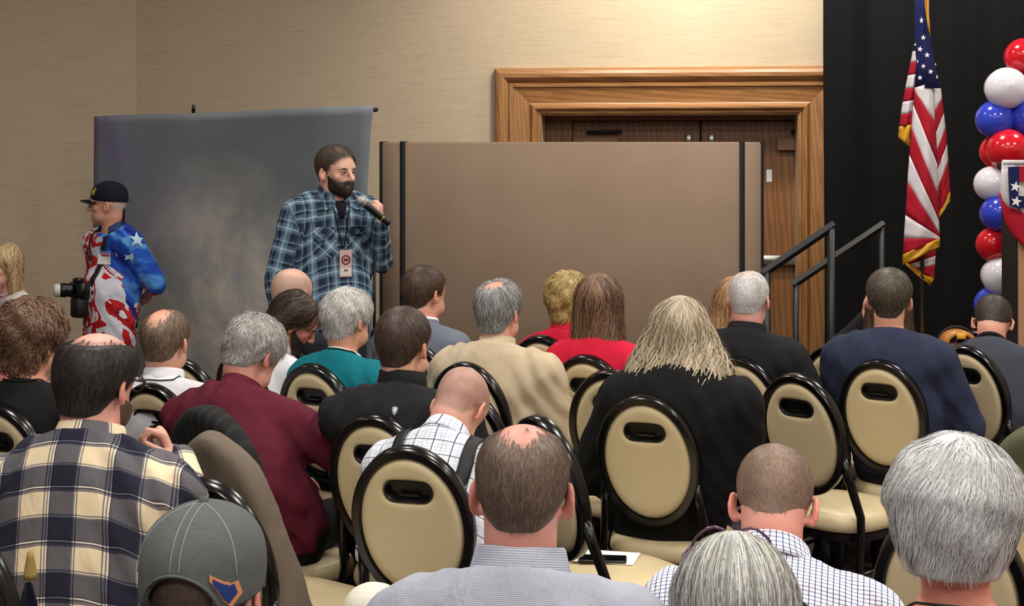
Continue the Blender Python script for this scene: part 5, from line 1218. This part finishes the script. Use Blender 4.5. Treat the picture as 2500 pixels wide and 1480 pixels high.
# ---------------------------------------------------------------- balloon column
bm = {k: NT('balloon_'+k, .16, 0, .55).col(lin4(v)).m for k, v in dict(red=(206, 24, 40), white=(226, 222, 230), blue=(52, 70, 196)).items()}
for k, m in bm.items(): m.node_tree.nodes['Principled BSDF'].inputs['Subsurface Weight'].default_value = .0
BD = 8.35
bc = tag(empty('balloon_column', (at(2462, 0, BD)[0], BD, .6)), 'column of red, white and blue balloons beside the lectern', 'balloons')
MB().tube([(0, 0, 0), (0, 0, 1.75)], .012, 10).build('column_pole', M['silver'], bc); MB().lathe([(.17, 0), (.17, .025), (.02, .04)], 24).build('column_base', M['matteblack'], bc)
for bx, by, br, kc, dd in ((2498, 138, 45, 'red', -.02), (2457, 216, 51, 'white', -.10), (2450, 214, 46, 'white', .10), (2429, 292, 47, 'blue', -.05), (2512, 290, 46, 'blue', -.08), (2461, 366, 51, 'red', -.12), (2434, 371, 43, 'red', .08), (2500, 372, 45, 'red', .10),
                           (2421, 449, 43, 'white', -.06), (2490, 452, 46, 'white', .05), (2441, 521, 46, 'blue', -.10), (2432, 523, 41, 'blue', .08), (2426, 597, 43, 'red', -.06), (2490, 600, 46, 'red', .06), (2446, 675, 48, 'white', -.10), (2434, 672, 40, 'white', .09), (2426, 746, 48, 'blue', -.05), (2492, 750, 46, 'blue', .05)):
    p = Vector(at(bx, by, BD+dd))-Vector(bc.location); R_ = br/F*BD; out = Vector((p.x, p.y, 0)); dirn = Vector((-.15 if p.x > 0 else .15, 1, -.1)).normalized()
    Mx = Matrix.Translation(p)@dirn.to_track_quat('Z', 'Y').to_matrix().to_4x4()
    o = MB().lathe([(.001, -R_*1.0)]+[(R_*math.sin(t)*(1-.06*max(0, -math.cos(t))), -R_*math.cos(t)*(1.0 if t < 1.57 else 1.22)) for t in np.linspace(.18, 2.9, 16)]+[(.012, R_*1.25)], 24, Mx).build('balloon', bm[kc], bc)
    o['label'] = 'glossy %s balloon' % kc
    MB().lathe([(.010, R_*1.23), (.016, R_*1.30), (.002, R_*1.31)], 10, Mx).build('knot', bm[kc], o)

# ---------------------------------------------------------------- lectern with bunting
LD = 7.5
le = tag(empty('lectern', (at(2482, 0, LD)[0], LD, .6)), 'tan panelled lectern with black edge and patriotic bunting on the stage', 'lectern')
tanw = plain('tan_laminate', (176, 132, 100), .45, var=.05, vs=8)
MB().box(-.004, .02, .0, .22, 0, 1.12, .004).build('side_panel', M['matteblack'], le, smooth=False); MB().box(.67, .694, .0, .22, 0, 1.12, .004).build('side_panel', M['matteblack'], le, smooth=False)
MB().box(.006, .684, -.012, .012, .02, 1.10).build('front_panel', tanw, le, smooth=False); MB().box(-.02, .71, -.03, .25, 1.12, 1.155, .006).build('top', M['matteblack'], le, smooth=False)
def lp(px, py, dd): p = at(px, py, LD+dd); return (p[0]-le.location.x, dd, p[2]-.6)
mid = .345
bun = empty('bunting', (0, 0, 0), 0, le)
def sheet(name, poly, mat, dd, bulge=.02):
    """cloth outline given for the near half and mirrored about the lectern's middle"""
    L = [lp(*q, dd) for q in poly]; P_ = [[(a[0], dd-bulge*math.sin(i*.9), a[2]), *[(a[0]+(2*(mid-a[0]))*u, dd-bulge*math.sin(math.pi*u)-.01*math.sin(u*14+i), a[2]+sg*math.sin(math.pi*u)) for u in np.linspace(.08, .92, 14)], (2*mid-a[0], dd-bulge*math.sin(i*.9), a[2])] for i, (a, sg) in enumerate(zip(L, [q2 for q2 in SAG[name]]))]
    return MB().grid(P_).build(name, mat, bun, solid=.004)
SAG = {'white_cloth': [0, -.02, -.05, -.09, -.10], 'red_swag': [-.09, -.12, -.16, -.20, -.22], 'top_band': [0, 0, 0]}
sheet('white_cloth', [(2446, 394), (2441, 430), (2438, 466), (2447, 490), (2464, 508)], WHT, -.06)
sheet('red_swag', [(2438, 470), (2442, 505), (2449, 535), (2461, 560), (2478, 580)], RED, -.045)
sheet('top_band', [(2447, 391), (2446, 396), (2446, 402)], WHT, -.075)
for sgn in (0, 1):
    fx = (lambda p: p) if sgn == 0 else (lambda p: (2*mid-p[0], p[1], p[2]))
    MB().add([fx(lp(*q, -.092)) for q in ((2461, 408), (2488, 406), (2488, 440), (2486, 478), (2510, 480), (2510, 508), (2490, 509), (2466, 504), (2463, 460))], [tuple(range(9)) if sgn else tuple(range(8, -1, -1))]).build('blue_field', BLU, bun, smooth=False, solid=.003)
    MB().add([fx(lp(*q, -.094)) for q in ((2488, 406), (2540, 405), (2540, 442), (2489, 443))], [(3, 2, 1, 0)]).build('red_stripe', RED, bun, smooth=False, solid=.003)
    for qx, qy in ((2479, 456), (2481, 492)):
        pc = fx(lp(qx, qy, -.098)); MB().add([pc]+[(pc[0]+a, pc[1], pc[2]+b) for a, b in star_pts(.029, .42, .2)], [(0, 1+i, 1+(i+1) % 10) for i in range(10)]).build('star', M['star'], bun, smooth=False, solid=.002)

# ---------------------------------------------------------------- coats over chair backs
def coat(key, label, mat, t=.045, flare=.03, drop=.36, hump=0, seed=1, name='coat'):
    ch = CH[key]; ub_, nb_, bc_ = [np.array(v, f32) for v in (UB, NB, BC)]
    def f(p):
        q = p-bc_; x = q[:, 0]; v = q@ub_; w = q@nb_
        vv = np.where(v > 0, v, 0); wd = 1+flare/AX*np.clip(-v/.3, 0, 1)
        de = (np.sqrt((x/((AX+.016)*wd))**2+(vv/(BX+.016))**2)-1)*AX
        th = t+.014*np.clip(-v/.3, 0, 1)+.013*np.sin(x*46+seed+1.5*np.sin(v*9))*np.clip((.23-v)/.25, 0, 1)*(.5+.5*np.sin(x*13+seed*2))
        d = smax(de, np.abs(w)-th, .035)
        if hump:
            for k in (-1, 1): d = smin(d, ell(np.stack([x, v, w], -1), (k*.046, BX-.004, 0), (.046, .030, .045)), .025)
        d = d+.006*wob(p, 24, seed)
        return smax(d, -drop-v+.03*np.sin(x*17+seed), .02)
    lo = A(-.28, -.42, .22); hi = A(.28, .02, 1.1); V, Q = snet(f, lo, hi, .011)
    o = mesh_np(name, V, Q, mat); o.location = ch.location; o.rotation_euler = ch.rotation_euler
    return tag(o, label, 'coat')
bs_ = NT('black_ribbed_coat', .8, 0, .3); wv = bs_.n('ShaderNodeTexWave', bands_direction='X'); wv.inputs['Scale'].default_value = 9; wv.inputs['Distortion'].default_value = 1.5; bs_.l(bs_.coord(), wv.inputs[0])
bs_.col(bs_.ramp(wv.outputs['Fac'], [(.6, lin4((24, 26, 26))), (.98, lin4((38, 40, 39)))])); M['blackcoat'] = bs_.m
coat('c19', 'black striped coat over the chair back behind the maroon shirt man', M['blackcoat'], .045, .05, .40, seed=2)
coat('c18', 'taupe coat hung over the chair back behind the black coat', fabric((112, 100, 88)), .045, .05, .40, seed=4)
coat('c22', 'olive green jacket hung over the chair back at the row end', fabric((88, 90, 66)), .05, .05, .38, seed=3, name='jacket')
CH['c30'] = chair(966, 1472, 10, 'banquet chair under the cream padded jacket', G)
coat('c30', 'cream padded jacket over a chair back beside the striped shirt man', fabric((226, 220, 204)), .05, .03, .36, hump=1, seed=6, name='jacket')

# ---------------------------------------------------------------- small things on the seats
def flat_on(px, py, z): d = F*(HC-z)/(py-HY); return Vector(at(px, py, d))
pp = tag(MB().box(-.105, .105, -.075, .075, 0, .002).build('program_sheet', M['white'], smooth=False), 'white folded sheet under the phone on an empty seat', 'paper')
pp.location = flat_on(1478, 1361, .460); pp.rotation_euler = (0, 0, math.radians(-14))
ph_ = tag(empty('phone', pp.location+Vector((-.012, -.045, .003)), math.radians(-6)), 'black phone lying on a white sheet on an empty seat', 'phone')
MB().box(-.078, .078, -.037, .037, 0, .008, .003).build('phone_body', M['blackplastic'], ph_); MB().box(-.074, .074, -.034, .034, .008, .0085).build('screen', plain('dark_screen', (12, 13, 16), .08), ph_, smooth=False)
p2 = tag(MB().box(-.10, .10, -.07, .07, 0, .002).build('program_sheet', M['white'], smooth=False), 'white sheet on the seat of the chair with the taupe coat', 'paper')
sc_ = CH['c17']; p2.location = (sc_.location.x+.06, sc_.location.y+.06, .460); p2.rotation_euler = (0, 0, math.radians(20))
c = PEOPLE['maroon7']; W_ = c['W'][1]; mw = Matrix.Translation(c['root'].location)@Matrix.Rotation(c['root'].rotation_euler.z, 4, 'Z')
def wloc(c, p): a = c['root'].rotation_euler.z; x, y, z = map(float, p); return Vector((c['root'].location.x+math.cos(a)*x-math.sin(a)*y, c['root'].location.y+math.sin(a)*x+math.cos(a)*y, z))
hc_ = W_+c['hm'][1][:, 1]*.09
pen = tag(empty('pen', wloc(c, hc_+A(-.005, .02, -.01))), 'dark pen in the hand of the maroon shirt man', 'pen'); pen.rotation_euler = (math.radians(35), math.radians(-30), c['root'].rotation_euler.z)
MB().tube([(0, 0, -.05), (0, 0, -.04), (0, 0, .08), (0, 0, .085)], [.0008, .0045, .0045, .003], 8).build('barrel', M['blackplastic'], pen); MB().tube([(0, .005, .045), (0, .006, .082)], .0013, 6).build('clip', M['silver'], pen)
nb = tag(MB().box(-.11, .11, -.15, .15, -.003, .0, .001).build('notepad', M['white'], smooth=False), 'white sheet of paper under the writing hand of the maroon shirt man', 'paper')
nb.location = wloc(c, hc_+A(.04, .07, -.075)); nb.rotation_euler = (math.radians(38), math.radians(8), c['root'].rotation_euler.z)
# little flag stuck in the handle slot of an empty chair
CH['c31'] = chair(40, 1560, 10, 'empty banquet chair with a small flag stuck in its backrest', G)
fx_ = Vector(at(74, 1345, F/1500.))
hf = tag(empty('hand_flag', fx_), 'small navy stick flag with white stars and a wooden tip', 'flag')
MB().tube([(0, 0, -.27), (0, 0, -.03)], .0035, 8).build('stick', plain('pale_stick', (214, 196, 150), .6), hf)
MB().lathe([(.001, 0), (.005, -.002), (.0065, -.012), (.0105, -.036), (.0110, -.038), (.0108, -.046), (.001, -.047)], 16).build('wooden_tip', plain('wood_tip', (150, 128, 66), .5), hf)
rows = []
for i in range(12):
    t = i/11; rows.append([( -.004-.050*t*(1-u)+u*(.012+.062*t)-.002, -.006-.010*math.sin(u*7+1.2)*(.2+t)-.012*u*t, -.050-.20*t-.018*u*t) for u in np.linspace(0, 1, 13)])
cl_ = MB().grid(rows).build('cloth', fabric((24, 25, 42)), hf, solid=.0015)
for a, b, r_ in ((.012, -.092, .0085), (.021, -.117, .0085), (-.004, -.126, .0085), (.028, -.142, .0085), (.046, -.135, .008), (-.018, -.152, .0085), (.008, -.158, .0085)):
    MB().add([(a, -.028, b)]+[(a+x_, -.028, b+y_) for x_, y_ in star_pts(r_, .45, .1)], [(0, 1+i, 1+(i+1) % 10) for i in range(10)]).build('star', M['star'], hf, smooth=False, solid=.001)
# tan handbag hung on a front chair
CH['c32'] = chair(2392, 808, 30, 'front row banquet chair with a tan handbag hung on it', G)
bgp = Vector(at(2338, 822, F/552.)); bag = tag(empty('handbag', bgp), 'tan leather handbag with gold clasp hung on a front row chair', 'handbag')
rows = [[(.075*math.cos(t)*s_, -.05*q, .06*math.sin(t)*s_-.03) for t in np.linspace(0, math.pi, 17)] for s_, q in ((.72, 1.0), (.92, .9), (1, .6), (1, 0), (1, -.6), (.92, -.9), (.72, -1))]
lm_ = plain('tan_leather', (176, 112, 48), .35); MB().grid(rows).build('bag_body', lm_, bag, solid=.004); MB().box(-.075, .075, -.05, .05, -.16, -.03, .015).build('bag_base', lm_, bag)
MB().box(-.02, .02, -.058, -.048, -.005, .02, .003).build('clasp', M['gold'], bag)
MB().tube([(.085*math.cos(t)-.006, .0, .075*math.sin(t)-.03) for t in np.linspace(-.2, math.pi+.2, 17)], .004, 6).build('handle', M['matteblack'], bag)
